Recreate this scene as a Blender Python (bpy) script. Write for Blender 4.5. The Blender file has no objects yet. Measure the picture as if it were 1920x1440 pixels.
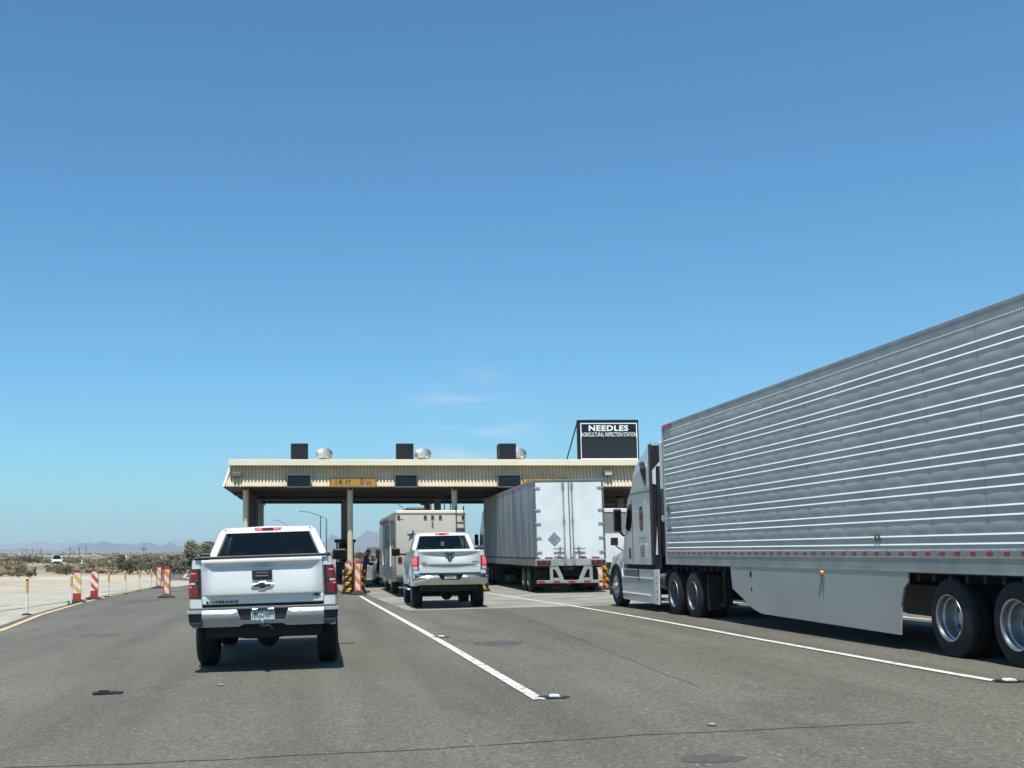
import bpy, bmesh, math, random
from mathutils import Vector, Matrix, Euler, noise
R = math.radians
C = bpy.context.scene.collection
rnd = random.Random(7)

# ------------------------------------------------------------------ camera, sky, sun
F, CX, HY, EYE = 2160.0, 600.0, 1036.0, 1.5          # focal length and centre of the uncropped photo, in photo pixels
PITCH = R(6.5); CY = HY - F*math.tan(PITCH); CP, SP = math.cos(PITCH), math.sin(PITCH)
cam = bpy.data.cameras.new("camera"); camo = bpy.data.objects.new("camera", cam); C.objects.link(camo)
cam.sensor_width = 36; cam.lens = 36*F/1920; cam.shift_x = (960-CX)/1920; cam.shift_y = (CY-720)/1920
cam.clip_start = .1; cam.clip_end = 30000
camo.location = (0, 0, EYE); camo.rotation_euler = (R(90)+PITCH, 0, 0)
S = bpy.context.scene; S.camera = camo
SUN = Vector((-.085, -.37, .925)).normalized()
sl = bpy.data.lights.new("sun", 'SUN'); sl.energy = 4.7; sl.angle = R(.5); sl.color = (1, .975, .90)
so = bpy.data.objects.new("sun", sl); C.objects.link(so); so.rotation_euler = (SUN).to_track_quat('Z', 'Y').to_euler()
W = bpy.data.worlds.new("World"); S.world = W; W.use_nodes = True
wn, wl = W.node_tree.nodes, W.node_tree.links
bg = wn['Background']; sky = wn.new('ShaderNodeTexSky'); sky.sky_type = 'NISHITA'; sky.sun_disc = False
sky.sun_elevation = math.asin(SUN.z); sky.sun_rotation = R(180); sky.air_density = 1.0; sky.dust_density = .6; sky.ozone_density = 1.6
sky.altitude = 200
bg.inputs['Strength'].default_value = .084
tc = wn.new('ShaderNodeTexCoord'); mp = wn.new('ShaderNodeMapping'); mp.inputs['Scale'].default_value = (9, 9, 60)
nz = wn.new('ShaderNodeTexNoise'); nz.inputs['Scale'].default_value = 1.3; nz.inputs['Detail'].default_value = 6
rmp = wn.new('ShaderNodeValToRGB'); rmp.color_ramp.elements[0].position = .42; rmp.color_ramp.elements[1].position = .75
wl.new(tc.outputs['Generated'], mp.inputs['Vector']); wl.new(mp.outputs[0], nz.inputs['Vector']); wl.new(nz.outputs['Fac'], rmp.inputs['Fac'])
dst = wn.new('ShaderNodeVectorMath'); dst.operation = 'DISTANCE'; d0 = Vector((.13, 1, .098)).normalized(); dst.inputs[1].default_value = d0
wl.new(tc.outputs['Generated'], dst.inputs[0])
mr = wn.new('ShaderNodeMapRange'); mr.inputs['From Min'].default_value = .015; mr.inputs['From Max'].default_value = .07
mr.inputs['To Min'].default_value = .62; mr.inputs['To Max'].default_value = 0
wl.new(dst.outputs['Value'], mr.inputs['Value'])
mu = wn.new('ShaderNodeMath'); mu.operation = 'MULTIPLY'; wl.new(mr.outputs[0], mu.inputs[0]); wl.new(rmp.outputs['Color'], mu.inputs[1])
mx = wn.new('ShaderNodeMixRGB'); mx.inputs['Color2'].default_value = (7.6, 8.2, 8.8, 1)
wl.new(mu.outputs[0], mx.inputs['Fac']); tint = wn.new('ShaderNodeMixRGB'); tint.blend_type = 'MULTIPLY'; tint.inputs['Fac'].default_value = 1; tint.inputs['Color2'].default_value = (.565, 1.11, 1.35, 1)
wl.new(sky.outputs[0], tint.inputs['Color1']); wl.new(tint.outputs[0], mx.inputs['Color1']); wl.new(mx.outputs[0], bg.inputs['Color'])
S.view_settings.view_transform = 'Standard'; S.view_settings.look = 'None'; S.view_settings.gamma = 1
S.view_settings.exposure = .35
S.cycles.use_denoising = True; S.cycles.denoising_prefilter = 'ACCURATE'; S.cycles.denoising_input_passes = 'RGB_ALBEDO_NORMAL'; S.cycles.max_bounces = 6; S.cycles.diffuse_bounces = 3; S.cycles.glossy_bounces = 4
S.cycles.transparent_max_bounces = 12; S.cycles.caustics_reflective = False; S.cycles.caustics_refractive = False

# ------------------------------------------------------------------ ground height and a pixel -> point helper for laying things out
def gz(X, Y):
    t = min(max((Y-20)/25, 0), 1); t = t*t*(3-2*t)
    c = .033 if X < 0 else .033-.015*t
    return max(min(X, 22), -16)*c-.0035*max(min(Y, 110), -10)
def at(px, py, Y):
    v = (CY-py)/F; d = (v*CP+SP)*Y/(CP-v*SP); zc = CP*Y+SP*d
    return Vector(((px-CX)*zc/F, Y, d+EYE))
def onground(px, py):
    u, v = (px-CX)/F, (CY-py)/F; d = Vector((u, CP-v*SP, v*CP+SP)); lo, hi = 2, 4000
    for i in range(60):
        m = (lo+hi)/2
        if EYE+d.z*m > gz(d.x*m, d.y*m): lo = m
        else: hi = m
    return Vector((d.x*lo, d.y*lo, gz(d.x*lo, d.y*lo)))

# ------------------------------------------------------------------ materials
def nd(m): return m.node_tree.nodes, m.node_tree.links, m.node_tree.nodes['Principled BSDF']
def mat(name, col, rough=.5, metal=0, var=0, scale=4, col2=None, bump=0, bscale=60, coat=0, spec=.5, emit=None, estr=0, stretch=None, thresh=(.35, .65), detail=6):
    m = bpy.data.materials.new(name); m.use_nodes = True; n, l, p = nd(m)
    p.inputs['Base Color'].default_value = (*col, 1); p.inputs['Roughness'].default_value = rough; p.inputs['Metallic'].default_value = metal
    p.inputs['Coat Weight'].default_value = coat; p.inputs['Coat Roughness'].default_value = .05; p.inputs['Specular IOR Level'].default_value = spec
    if emit: p.inputs['Emission Color'].default_value = (*emit, 1); p.inputs['Emission Strength'].default_value = estr
    if var or bump or col2: 
        t = n.new('ShaderNodeTexCoord'); mp = n.new('ShaderNodeMapping'); l.new(t.outputs['Object'], mp.inputs['Vector'])
        if stretch: mp.inputs['Scale'].default_value = stretch
    if var or col2:
        z = n.new('ShaderNodeTexNoise'); z.inputs['Scale'].default_value = scale; z.inputs['Detail'].default_value = detail; l.new(mp.outputs[0], z.inputs['Vector'])
        r = n.new('ShaderNodeValToRGB'); r.color_ramp.elements[0].position = thresh[0]; r.color_ramp.elements[1].position = thresh[1]
        c2 = col2 or tuple(c*(1-var) for c in col)
        r.color_ramp.elements[0].color = (*c2, 1); r.color_ramp.elements[1].color = (*col, 1)
        l.new(z.outputs['Fac'], r.inputs['Fac']); l.new(r.outputs['Color'], p.inputs['Base Color'])
        m['ramp'] = r.name
    if bump:
        z = n.new('ShaderNodeTexNoise'); z.inputs['Scale'].default_value = bscale; z.inputs['Detail'].default_value = 4; l.new(mp.outputs[0], z.inputs['Vector'])
        b = n.new('ShaderNodeBump'); b.inputs['Strength'].default_value = bump; b.inputs['Distance'].default_value = .02
        l.new(z.outputs['Fac'], b.inputs['Height']); l.new(b.outputs[0], p.inputs['Normal'])
    return m
def stripes(name, c1, c2, period, dx=1, dz=1, duty=.5, rough=.5):
    m = bpy.data.materials.new(name); m.use_nodes = True; n, l, p = nd(m); p.inputs['Roughness'].default_value = rough
    t = n.new('ShaderNodeTexCoord'); d = n.new('ShaderNodeVectorMath'); d.operation = 'DOT_PRODUCT'; d.inputs[1].default_value = (dx/period, 0, dz/period)
    l.new(t.outputs['Object'], d.inputs[0]); f = n.new('ShaderNodeMath'); f.operation = 'FRACT'; l.new(d.outputs['Value'], f.inputs[0])
    g = n.new('ShaderNodeMath'); g.operation = 'GREATER_THAN'; g.inputs[1].default_value = duty; l.new(f.outputs[0], g.inputs[0])
    x = n.new('ShaderNodeMixRGB'); x.inputs['Color1'].default_value = (*c1, 1); x.inputs['Color2'].default_value = (*c2, 1)
    l.new(g.outputs[0], x.inputs['Fac'])
    z = n.new('ShaderNodeTexNoise'); z.inputs['Scale'].default_value = 9; z.inputs['Detail'].default_value = 5; l.new(t.outputs['Object'], z.inputs['Vector'])
    mr = n.new('ShaderNodeMapRange'); mr.inputs['From Min'].default_value = .35; mr.inputs['From Max'].default_value = .65; mr.inputs['To Min'].default_value = .78; mr.inputs['To Max'].default_value = 1
    l.new(z.outputs['Fac'], mr.inputs['Value']); y = n.new('ShaderNodeMixRGB'); y.blend_type = 'MULTIPLY'; y.inputs['Fac'].default_value = 1
    l.new(x.outputs[0], y.inputs['Color1']); l.new(mr.outputs[0], y.inputs['Color2']); l.new(y.outputs[0], p.inputs['Base Color'])
    return m
def glass(name, tint, refl=.06):
    m = bpy.data.materials.new(name); m.use_nodes = True; n, l = m.node_tree.nodes, m.node_tree.links
    n.remove(n['Principled BSDF']); o = n['Material Output']
    t = n.new('ShaderNodeBsdfTransparent'); t.inputs[0].default_value = (*tint, 1)
    g = n.new('ShaderNodeBsdfGlossy'); g.inputs['Roughness'].default_value = .02
    fr = n.new('ShaderNodeFresnel'); fr.inputs['IOR'].default_value = 1.45
    x = n.new('ShaderNodeMixShader'); l.new(fr.outputs[0], x.inputs[0]); l.new(t.outputs[0], x.inputs[1]); l.new(g.outputs[0], x.inputs[2]); l.new(x.outputs[0], o.inputs[0])
    return m

def asphalt_mat():
    m = bpy.data.materials.new("asphalt"); m.use_nodes = True; n, l, p = nd(m); p.inputs['Roughness'].default_value = .82; p.inputs['Specular IOR Level'].default_value = .35
    t = n.new('ShaderNodeTexCoord')
    def noi(sc, det, stretch=(1, 1, 1), rough=.6):
        mp = n.new('ShaderNodeMapping'); mp.inputs['Scale'].default_value = stretch; l.new(t.outputs['Object'], mp.inputs['Vector'])
        z = n.new('ShaderNodeTexNoise'); z.inputs['Scale'].default_value = sc; z.inputs['Detail'].default_value = det; z.inputs['Roughness'].default_value = rough
        l.new(mp.outputs[0], z.inputs['Vector']); return z.outputs['Fac']
    def ramp(fac, stops):
        r = n.new('ShaderNodeValToRGB'); e = r.color_ramp.elements
        while len(e) < len(stops): e.new(.5)
        for k, (q, c) in enumerate(stops): e[k].position = q; e[k].color = (c, c, c, 1) if not isinstance(c, tuple) else (*c, 1)
        l.new(fac, r.inputs['Fac']); return r.outputs['Color']
    def mul(a, b, f=1, typ='MULTIPLY'):
        x = n.new('ShaderNodeMixRGB'); x.blend_type = typ; x.inputs['Fac'].default_value = f; l.new(a, x.inputs['Color1']); l.new(b, x.inputs['Color2']); return x.outputs['Color']
    base = ramp(noi(.35, 4, (1.6, .35, 1)), [(.3, (.105, .096, .074)), (.7, (.148, .136, .106))])
    tracks = ramp(noi(1.1, 3, (1, .05, 1)), [(.33, .80), (.5, .97), (.68, 1.08)])
    fine = ramp(noi(22, 6, rough=.85), [(.3, .42), (.5, 1.0), (.68, 1.75)])
    v = n.new('ShaderNodeTexVoronoi'); v.inputs['Scale'].default_value = 48; l.new(t.outputs['Object'], v.inputs['Vector'])
    speck = ramp(v.outputs['Color'], [(.0, .55), (.5, 1.0), (.88, 1.1), (.96, 2.8)])
    stain = ramp(noi(.55, 5, (1, .6, 1)), [(.30, .72), (.42, 1.0)])
    c = mul(mul(mul(mul(base, tracks), fine, .85), speck, .7), stain, .8)
    l.new(c, p.inputs['Base Color'])
    b = n.new('ShaderNodeBump'); b.inputs['Strength'].default_value = .5; b.inputs['Distance'].default_value = .01; l.new(noi(55, 4), b.inputs['Height']); l.new(b.outputs[0], p.inputs['Normal'])
    return m

M = {}
M['asphalt'] = asphalt_mat()
def ground_mat():
    m = M['sand']; n, l, p = nd(m); t = n.new('ShaderNodeTexCoord'); sx = n.new('ShaderNodeSeparateXYZ'); l.new(t.outputs['Object'], sx.inputs[0])
    z = n.new('ShaderNodeTexNoise'); z.inputs['Scale'].default_value = .02; z.inputs['Detail'].default_value = 8; l.new(t.outputs['Object'], z.inputs['Vector'])
    a = n.new('ShaderNodeMath'); a.operation = 'MULTIPLY_ADD'; a.inputs[1].default_value = 90; l.new(z.outputs['Fac'], a.inputs[0]); l.new(sx.outputs['Y'], a.inputs[2])
    r = n.new('ShaderNodeMapRange'); r.inputs['From Min'].default_value = 165; r.inputs['From Max'].default_value = 205; l.new(a.outputs[0], r.inputs['Value'])
    g = n.new('ShaderNodeTexNoise'); g.inputs['Scale'].default_value = .012; g.inputs['Detail'].default_value = 10; l.new(t.outputs['Object'], g.inputs['Vector'])
    c = n.new('ShaderNodeValToRGB'); e = c.color_ramp.elements; e[0].position = .38; e[0].color = (.17, .135, .09, 1); e[1].position = .66; e[1].color = (.40, .32, .23, 1); l.new(g.outputs['Fac'], c.inputs['Fac'])
    x = n.new('ShaderNodeMixRGB'); old = p.inputs['Base Color'].links[0].from_socket
    l.new(r.outputs[0], x.inputs['Fac']); l.new(old, x.inputs['Color1']); l.new(c.outputs['Color'], x.inputs['Color2']); l.new(x.outputs['Color'], p.inputs['Base Color'])
M['concrete'] = mat('concrete', (.295, .28, .23), .88, var=.42, scale=.7, bump=.25, bscale=30)
M['shoulder'] = mat('shoulder', (.43, .385, .30), .92, var=.26, scale=.8, bump=.5, bscale=18, detail=9)
M['sand'] = mat('sand', (.47, .405, .31), .95, col2=(.35, .285, .2), scale=.05, bump=.6, bscale=6, detail=12, thresh=(.4, .62))
ground_mat()
M['seam'] = mat('seam', (.05, .045, .04), .9, var=.4, scale=3)
M['crack'] = mat('crack', (.062, .057, .049), .9)
M['hairline'] = mat('hairline_crack', (.084, .077, .064), .9)
M['wpaint'] = mat('white_road_paint', (.64, .62, .56), .7, col2=(.30, .285, .25), scale=11, thresh=(.36, .50), detail=9)
M['ypaint'] = mat('yellow_road_paint', (.68, .44, .13), .7, col2=(.6, .52, .4), scale=1.2, thresh=(.35, .6), detail=8)
M['epoxy'] = mat('epoxy', (.018, .018, .017), .5)
M['white'] = mat('white_car_paint', (.66, .675, .66), .28, coat=.6, var=.05, scale=2)
M['silver'] = mat('silver_paint', (.43, .45, .45), .38, .35, coat=.3, var=.06, scale=3)
M['chrome'] = mat('chrome', (.78, .79, .8), .09, 1)
M['satin'] = mat('satin_metal', (.55, .56, .56), .3, 1, var=.15, scale=8)
M['black'] = mat('black_plastic', (.018, .019, .02), .5, var=.3, scale=9)
M['under'] = mat('underbody', (.012, .012, .012), .8)
M['rubber'] = mat('rubber', (.013, .013, .013), .82, var=.3, scale=6, bump=.3, bscale=40)
M['glass'] = glass('tinted_glass', (.24, .29, .28))
M['clearglass'] = glass('clear_glass', (.80, .86, .84))
M['glass2'] = glass('light_tinted_glass', (.46, .54, .52))
M['dglass'] = mat('dark_glass', (.005, .007, .009), .08, spec=.12)
M['red'] = mat('red_lens', (.15, .006, .010), .15, coat=.6)
M['redglow'] = mat('red_glow', (.28, .008, .014), .3, emit=(1, .03, .05), estr=.45)
M['redhot'] = mat('red_hot', (.8, .2, .2), .3, emit=(1, .03, .05), estr=1.0)
M['pinkglow'] = mat('brake_lamp_lens', (.65, .05, .07), .25, emit=(1, .06, .09), estr=.55)
M['clear'] = mat('clear_lens', (.5, .5, .52), .12, coat=.5)
M['amber'] = mat('amber_lens', (.62, .16, .03), .2, coat=.5)
M['seat'] = mat('seat_cloth', (.03, .03, .032), .9)
M['plate'] = mat('plate_face', (.50, .62, .60), .45, var=.12, scale=8)
M['plateg'] = mat('plate_band', (.03, .16, .17), .45)
M['pink'] = mat('plate_text', (.03, .04, .06), .5)
M['whitetext'] = mat('white_text', (.8, .82, .8), .5)
M['darktext'] = mat('dark_text', (.05, .06, .065), .4)
M['cream'] = mat('cream_steel', (.70, .58, .395), .55, var=.14, scale=.8)
M['creamcap'] = mat('cream_cap', (.84, .745, .53), .5, var=.08, scale=.6)
M['tan'] = mat('tan_steel', (.36, .325, .27), .6, var=.14, scale=2)
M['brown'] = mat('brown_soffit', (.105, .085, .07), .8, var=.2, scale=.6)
M['brownwall'] = mat('brown_wall', (.15, .105, .08), .7, var=.25, scale=1.5, stretch=(6, 6, .3))
M['signblk'] = mat('dark_panel', (.010, .016, .022), .6, var=.25, scale=1.2, spec=.2)
M['boxblk'] = mat('dark_box', (.009, .013, .018), .6, col2=(.016, .016, .017), scale=1.6, spec=.2)
M['syellow'] = mat('sign_yellow', (.50, .245, .022), .5, var=.1, scale=3)
M['galv'] = mat('galvanised', (.68, .69, .68), .42, .55, var=.15, scale=7)
M['lightgrey'] = mat('lamp_grey', (.17, .175, .17), .5)
M['navy'] = mat('navy_booth', (.02, .025, .045), .6)
M['stripeA'] = stripes('yellow_white_stripes', (.72, .46, .10), (.75, .75, .70), .42)
M['stripeB'] = stripes('red_white_stripes', (.60, .10, .03), (.75, .75, .70), .40)
M['stripeC'] = stripes('orange_white_stripes', (.70, .30, .06), (.75, .75, .70), .44)
M['chevL'] = stripes('left_chevron', (.70, .36, .03), (.02, .02, .02), .32, dx=-1)
M['chevR'] = stripes('right_chevron', (.70, .36, .03), (.02, .02, .02), .32, dx=1)
M['wedge'] = mat('bollard_red', (.48, .03, .035), .5, var=.2, scale=5)
M['redframe'] = mat('orange_red_plastic', (.55, .055, .025), .5, var=.2, scale=5)
M['dely'] = mat('amber_sheeting', (.72, .35, .04), .45, var=.1, scale=9)
M['delw'] = mat('white_tube', (.74, .74, .70), .5, var=.1, scale=6)
M['rv'] = mat('rv_cream', (.44, .408, .33), .4, var=.07, scale=1, coat=.2)
M['rvside'] = mat('rv_side', (.45, .42, .35), .35, col2=(.26, .235, .19), scale=1.3, stretch=(1, 1.2, .35), thresh=(.42, .6), coat=.3)
M['rvlow'] = mat('rv_skirt', (.25, .235, .20), .45, var=.2, scale=1)
M['trwhite'] = mat('trailer_white', (.74, .76, .74), .45, col2=(.62, .65, .64), scale=1.1, thresh=(.3, .55))
M['traldirty'] = mat('dirty_aluminium', (.56, .58, .59), .6, .2, col2=(.25, .255, .255), scale=2.2, stretch=(.5, 1.6, .13), thresh=(.36, .64), detail=10)
M['alu'] = mat('aluminium_sheet', (.50, .49, .445), .5, .2, var=.16, scale=1.1, stretch=(1, 1, .5), detail=8)
M['rib'] = mat('bright_rib', (.88, .88, .86), .4, .0)
M['rail'] = mat('rail_aluminium', (.40, .395, .365), .5, .25, var=.22, scale=2.2)
M['skirt'] = mat('skirt_panel', (.44, .43, .38), .55, var=.14, scale=.9, detail=8)
M['dirt'] = mat('road_dirt', (.25, .25, .24), .8)
M['conspr'] = mat('red_tape', (.36, .02, .025), .35)
M['constape'] = mat('silver_tape', (.27, .28, .27), .4)
M['truckpaint'] = mat('silver_truck_paint', (.60, .605, .565), .32, .25, coat=.5, var=.06, scale=1)
M['bluetruck'] = mat('blue_truck_paint', (.03, .04, .06), .3, .3, coat=.5)
M['darkcar'] = mat('dark_car_paint', (.012, .013, .015), .35, coat=.3, spec=.3)
M['rim'] = mat('alloy_rim', (.50, .51, .51), .34, .85, var=.4, scale=6)
M['rimdull'] = mat('dull_rim', (.20, .21, .21), .5, .5, var=.3, scale=6)
M['skin'] = mat('skin', (.32, .18, .12), .6)
M['uniform'] = mat('dark_green_uniform', (.028, .036, .03), .85)
M['boots'] = mat('boots', (.012, .012, .012), .6)
M['wood'] = mat('wood_pole', (.075, .055, .042), .9)
M['leafA'] = mat('olive_leaves', (.19, .17, .088), .85, col2=(.105, .098, .053), scale=2.5)
M['leafB'] = mat('green_leaves', (.135, .128, .06), .85, col2=(.072, .072, .036), scale=2)
M['leafC'] = mat('dry_straw', (.31, .255, .14), .9, col2=(.19, .155, .085), scale=2)
M['leafD'] = mat('grey_green_leaves', (.21, .205, .115), .85, col2=(.12, .12, .065), scale=1.5)
M['bark'] = mat('bark', (.12, .09, .065), .9, var=.3, scale=8)
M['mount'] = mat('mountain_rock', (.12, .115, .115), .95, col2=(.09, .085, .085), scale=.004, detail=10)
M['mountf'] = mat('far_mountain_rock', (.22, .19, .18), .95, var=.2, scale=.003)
M['scrub'] = mat('far_scrub', (.16, .135, .085), .9, col2=(.10, .09, .055), scale=.3)
M['sandpale'] = mat('pale_sand', (.56, .50, .40), .95, var=.15, scale=.4, bump=.5, bscale=9)
M['seamgrey'] = mat('trim_grey', (.12, .125, .125), .5)
M['badge'] = mat('badge_dark', (.028, .03, .033), .3, .4)
M['sticker'] = mat('sticker', (.5, .52, .52), .5)

# ------------------------------------------------------------------ mesh helpers
class MB:
    """Collects shapes and links them as ONE mesh object. self.m is the material slot new faces get; off is subtracted (world -> local)."""
    def __init__(s, off=(0, 0, 0)): s.v, s.f, s.mi, s.m, s.off = [], [], [], 0, Vector(off)
    def add(s, vs, fs):
        b = len(s.v); s.v += [Vector(p) for p in vs]; s.f += [[b+i for i in f] for f in fs]; s.mi += [s.m]*len(fs); return s
    def box(s, x0, x1, y0, y1, z0, z1, rot=None, at=None):
        p = [Vector((x, y, z)) for z in (z0, z1) for y in (y0, y1) for x in (x0, x1)]
        if rot: p = [rot @ q for q in p]
        if at is not None: p = [q+Vector(at) for q in p]
        return s.add(p, [(0, 2, 3, 1), (4, 5, 7, 6), (0, 1, 5, 4), (2, 6, 7, 3), (0, 4, 6, 2), (1, 3, 7, 5)])
    def quad(s, *p): return s.add(p, [tuple(range(len(p)))])
    def tube(s, path, r, n=8, caps=True):
        path = [Vector(p) for p in path]; rs = r if isinstance(r, (list, tuple)) else [r]*len(path); rings = []
        for i, p in enumerate(path):
            d = (path[min(i+1, len(path)-1)]-path[max(i-1, 0)]).normalized()
            a = d.orthogonal().normalized() if i == 0 else (a-d*a.dot(d)).normalized()
            b = d.cross(a); rings.append([p+(a*math.cos(2*math.pi*k/n)+b*math.sin(2*math.pi*k/n))*rs[i] for k in range(n)])
        return s.loft(rings, caps)
    def loft(s, rings, caps=True, closed=True):
        n = len(rings[0]); vs = [p for r in rings for p in r]; fs = []
        for i in range(len(rings)-1):
            for k in range(n if closed else n-1):
                k2 = (k+1) % n; fs.append((i*n+k, i*n+k2, (i+1)*n+k2, (i+1)*n+k))
        if caps and closed: fs.append(tuple(range(n))[::-1]); fs.append(tuple((len(rings)-1)*n+k for k in range(n)))
        return s.add(vs, fs)
    def lathe(s, prof, org, axis='X', n=32, sgn=1):
        org = Vector(org); rings = []
        for a, r in prof:
            ring = []
            for k in range(n):
                t = 2*math.pi*k/n; c, q = r*math.cos(t), r*math.sin(t)
                ring.append(org+(Vector((a*sgn, c, q)) if axis == 'X' else Vector((c, q, a)) if axis == 'Z' else Vector((c, a*sgn, q))))
            rings.append(ring)
        return s.loft(rings, caps=False)
    def grid(s, fn, nu, nv):
        vs = [fn(i/nu, j/nv) for j in range(nv+1) for i in range(nu+1)]
        fs = [(j*(nu+1)+i, j*(nu+1)+i+1, (j+1)*(nu+1)+i+1, (j+1)*(nu+1)+i) for j in range(nv) for i in range(nu)]
        return s.add(vs, fs)
    def ring(s, outer, inner):
        n = len(outer); return s.add(list(outer)+list(inner), [(k, (k+1) % n, n+(k+1) % n, n+k) for k in range(n)])
    def poly(s, poly, axis, a0, a1, cuts=(), warp=None):
        """A 2-D outline pushed from a0 to a1 along axis ('X': outline is y,z; 'Y': x,z; 'Z': x,y), sliced at cuts, then bent by warp(v)."""
        bm = bmesh.new(); mk = {'X': lambda u, v, a: (a, u, v), 'Y': lambda u, v, a: (u, a, v), 'Z': lambda u, v, a: (u, v, a)}[axis]
        lo = [bm.verts.new(mk(u, v, a0)) for u, v in poly]; hi = [bm.verts.new(mk(u, v, a1)) for u, v in poly]; n = len(poly)
        bm.faces.new(lo); bm.faces.new(hi[::-1])
        for k in range(n): bm.faces.new((lo[k], hi[k], hi[(k+1) % n], lo[(k+1) % n]))
        bmesh.ops.recalc_face_normals(bm, faces=bm.faces)
        bmesh.ops.triangulate(bm, faces=[f for f in bm.faces if len(f.verts) > 4])
        for ax, vals in cuts:
            no = {'X': (1, 0, 0), 'Y': (0, 1, 0), 'Z': (0, 0, 1)}[ax]
            for q in vals: bmesh.ops.bisect_plane(bm, geom=bm.verts[:]+bm.edges[:]+bm.faces[:], plane_co=[c*q for c in no], plane_no=no)
        bm.verts.index_update(); vs = [v.co.copy() for v in bm.verts]
        if warp: vs = [Vector(warp(v)) for v in vs]
        s.add(vs, [[v.index for v in f.verts] for f in bm.faces]); bm.free(); return s
    def text(s, body, org, w, h, xd=(1, 0, 0), zd=(0, 0, 1), bold=.02, spacing=1):
        cu = bpy.data.curves.new('lettering', 'FONT'); cu.body = body; cu.offset = bold; cu.space_character = spacing; cu.resolution_u = 3
        o = bpy.data.objects.new('lettering', cu); C.objects.link(o); bpy.context.view_layer.update()
        me = bpy.data.meshes.new_from_object(o.evaluated_get(bpy.context.evaluated_depsgraph_get()))
        vs = [v.co.copy() for v in me.vertices]; fs = [tuple(p.vertices) for p in me.polygons]
        bpy.data.objects.remove(o); bpy.data.meshes.remove(me); bpy.data.curves.remove(cu)
        x0, x1 = min(v.x for v in vs), max(v.x for v in vs); y0, y1 = min(v.y for v in vs), max(v.y for v in vs)
        org, xd, zd = Vector(org), Vector(xd), Vector(zd)
        return s.add([org+xd*(((v.x-x0)/(x1-x0)-.5)*w)+zd*(((v.y-y0)/(y1-y0)-.5)*h) for v in vs], fs)
    def build(s, name, mats, parent=None, smooth=None, bevel=0, loc=None, rot=None, seg=2):
        me = bpy.data.meshes.new(name); me.from_pydata([v-s.off for v in s.v], [], s.f)
        for m in (mats if isinstance(mats, (list, tuple)) else [mats]): me.materials.append(M[m] if isinstance(m, str) else m)
        me.polygons.foreach_set('material_index', s.mi); me.update()
        bm = bmesh.new(); bm.from_mesh(me); bmesh.ops.remove_doubles(bm, verts=bm.verts, dist=1e-5); bmesh.ops.recalc_face_normals(bm, faces=bm.faces) if smooth != 'open' else None
        bm.to_mesh(me); bm.free()
        if smooth or bevel:
            me.polygons.foreach_set('use_smooth', [True]*len(me.polygons))
            me.set_sharp_from_angle(angle=R(35 if smooth in (None, True, 'open') else smooth))
        o = bpy.data.objects.new(name, me); C.objects.link(o)
        if parent: o.parent = parent
        if loc is not None: o.location = loc
        if rot: o.rotation_euler = rot
        if bevel:
            b = o.modifiers.new('bevel', 'BEVEL'); b.width = bevel; b.segments = seg; b.limit_method = 'ANGLE'; b.angle_limit = R(40); b.harden_normals = True
        return o
def tag(o, label, cat, group=None, kind=None):
    if label: o['label'] = label
    if cat: o['category'] = cat
    if group: o['group'] = group
    if kind: o['kind'] = kind
    return o
def thing(name, label, cat, loc=(0, 0, 0), rot=(0, 0, 0), group=None):
    o = bpy.data.objects.new(name, None); C.objects.link(o); o.location = loc; o.rotation_euler = rot; o.empty_display_size = .2
    return tag(o, label, cat, group)
def struct(b, name, mats, smooth=None, kind='structure'):
    o = b.build(name, mats, smooth=smooth); o['kind'] = kind; return o
def copy_tree(o, parent=None):
    c = o.copy(); C.objects.link(c); c.parent = parent
    for ch in list(o.children): copy_tree(ch, c)
    return c
def sm(a, b, x): t = min(max((x-a)/(b-a), 0), 1); return t*t*(3-2*t)
def frange(a, b, n): return [a+(b-a)*i/n for i in range(n+1)]
def lerp_pts(pts, t):
    for (a, b), (c, d) in zip(pts, pts[1:]):
        if t <= c: return b+(d-b)*min(max((t-a)/(c-a), 0), 1)
    return pts[-1][1]

# ------------------------------------------------------------------ the setting: ground, roads, markings, mountains
def axis(lims):
    out = []
    for a, b, st in lims:
        n = max(1, round((b-a)/st)); out += [a+(b-a)*i/n for i in range(n)]
    return out+[lims[-1][1]]
xs = axis([(-9000, -2000, 1000), (-2000, -400, 200), (-400, -100, 25), (-100, -16, 4), (-16, 0, 2), (0, 22, 2), (22, 100, 8), (100, 400, 50), (400, 2000, 200), (2000, 9000, 1000)])
ys = axis([(-300, -10, 40), (-10, 110, 2.5), (110, 300, 6), (300, 900, 40), (900, 3000, 200), (3000, 9500, 800)])
def terrain(X, Y):
    z = gz(X, Y)-.03
    away = sm(0, 30, max(-10.5-12*sm(70, 130, Y)-X, X-26, Y-150))
    if away > 0:
        z += away*(.55*noise.noise(Vector((X/34, Y/34, 3)))+.22*noise.noise(Vector((X/9, Y/9, 8))))
        z += away*sm(150, 900, Y)*(.5+1.6*noise.noise(Vector((X/260, Y/260, 1))))+.9*sm(300, 2500, Y)
    return z
b = MB(); nx = len(xs)
b.add([(X, Y, terrain(X, Y)) for Y in ys for X in xs], [(j*nx+i, j*nx+i+1, (j+1)*nx+i+1, (j+1)*nx+i) for j in range(len(ys)-1) for i in range(nx-1)])
struct(b, 'ground', 'sand', smooth='open')

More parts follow.
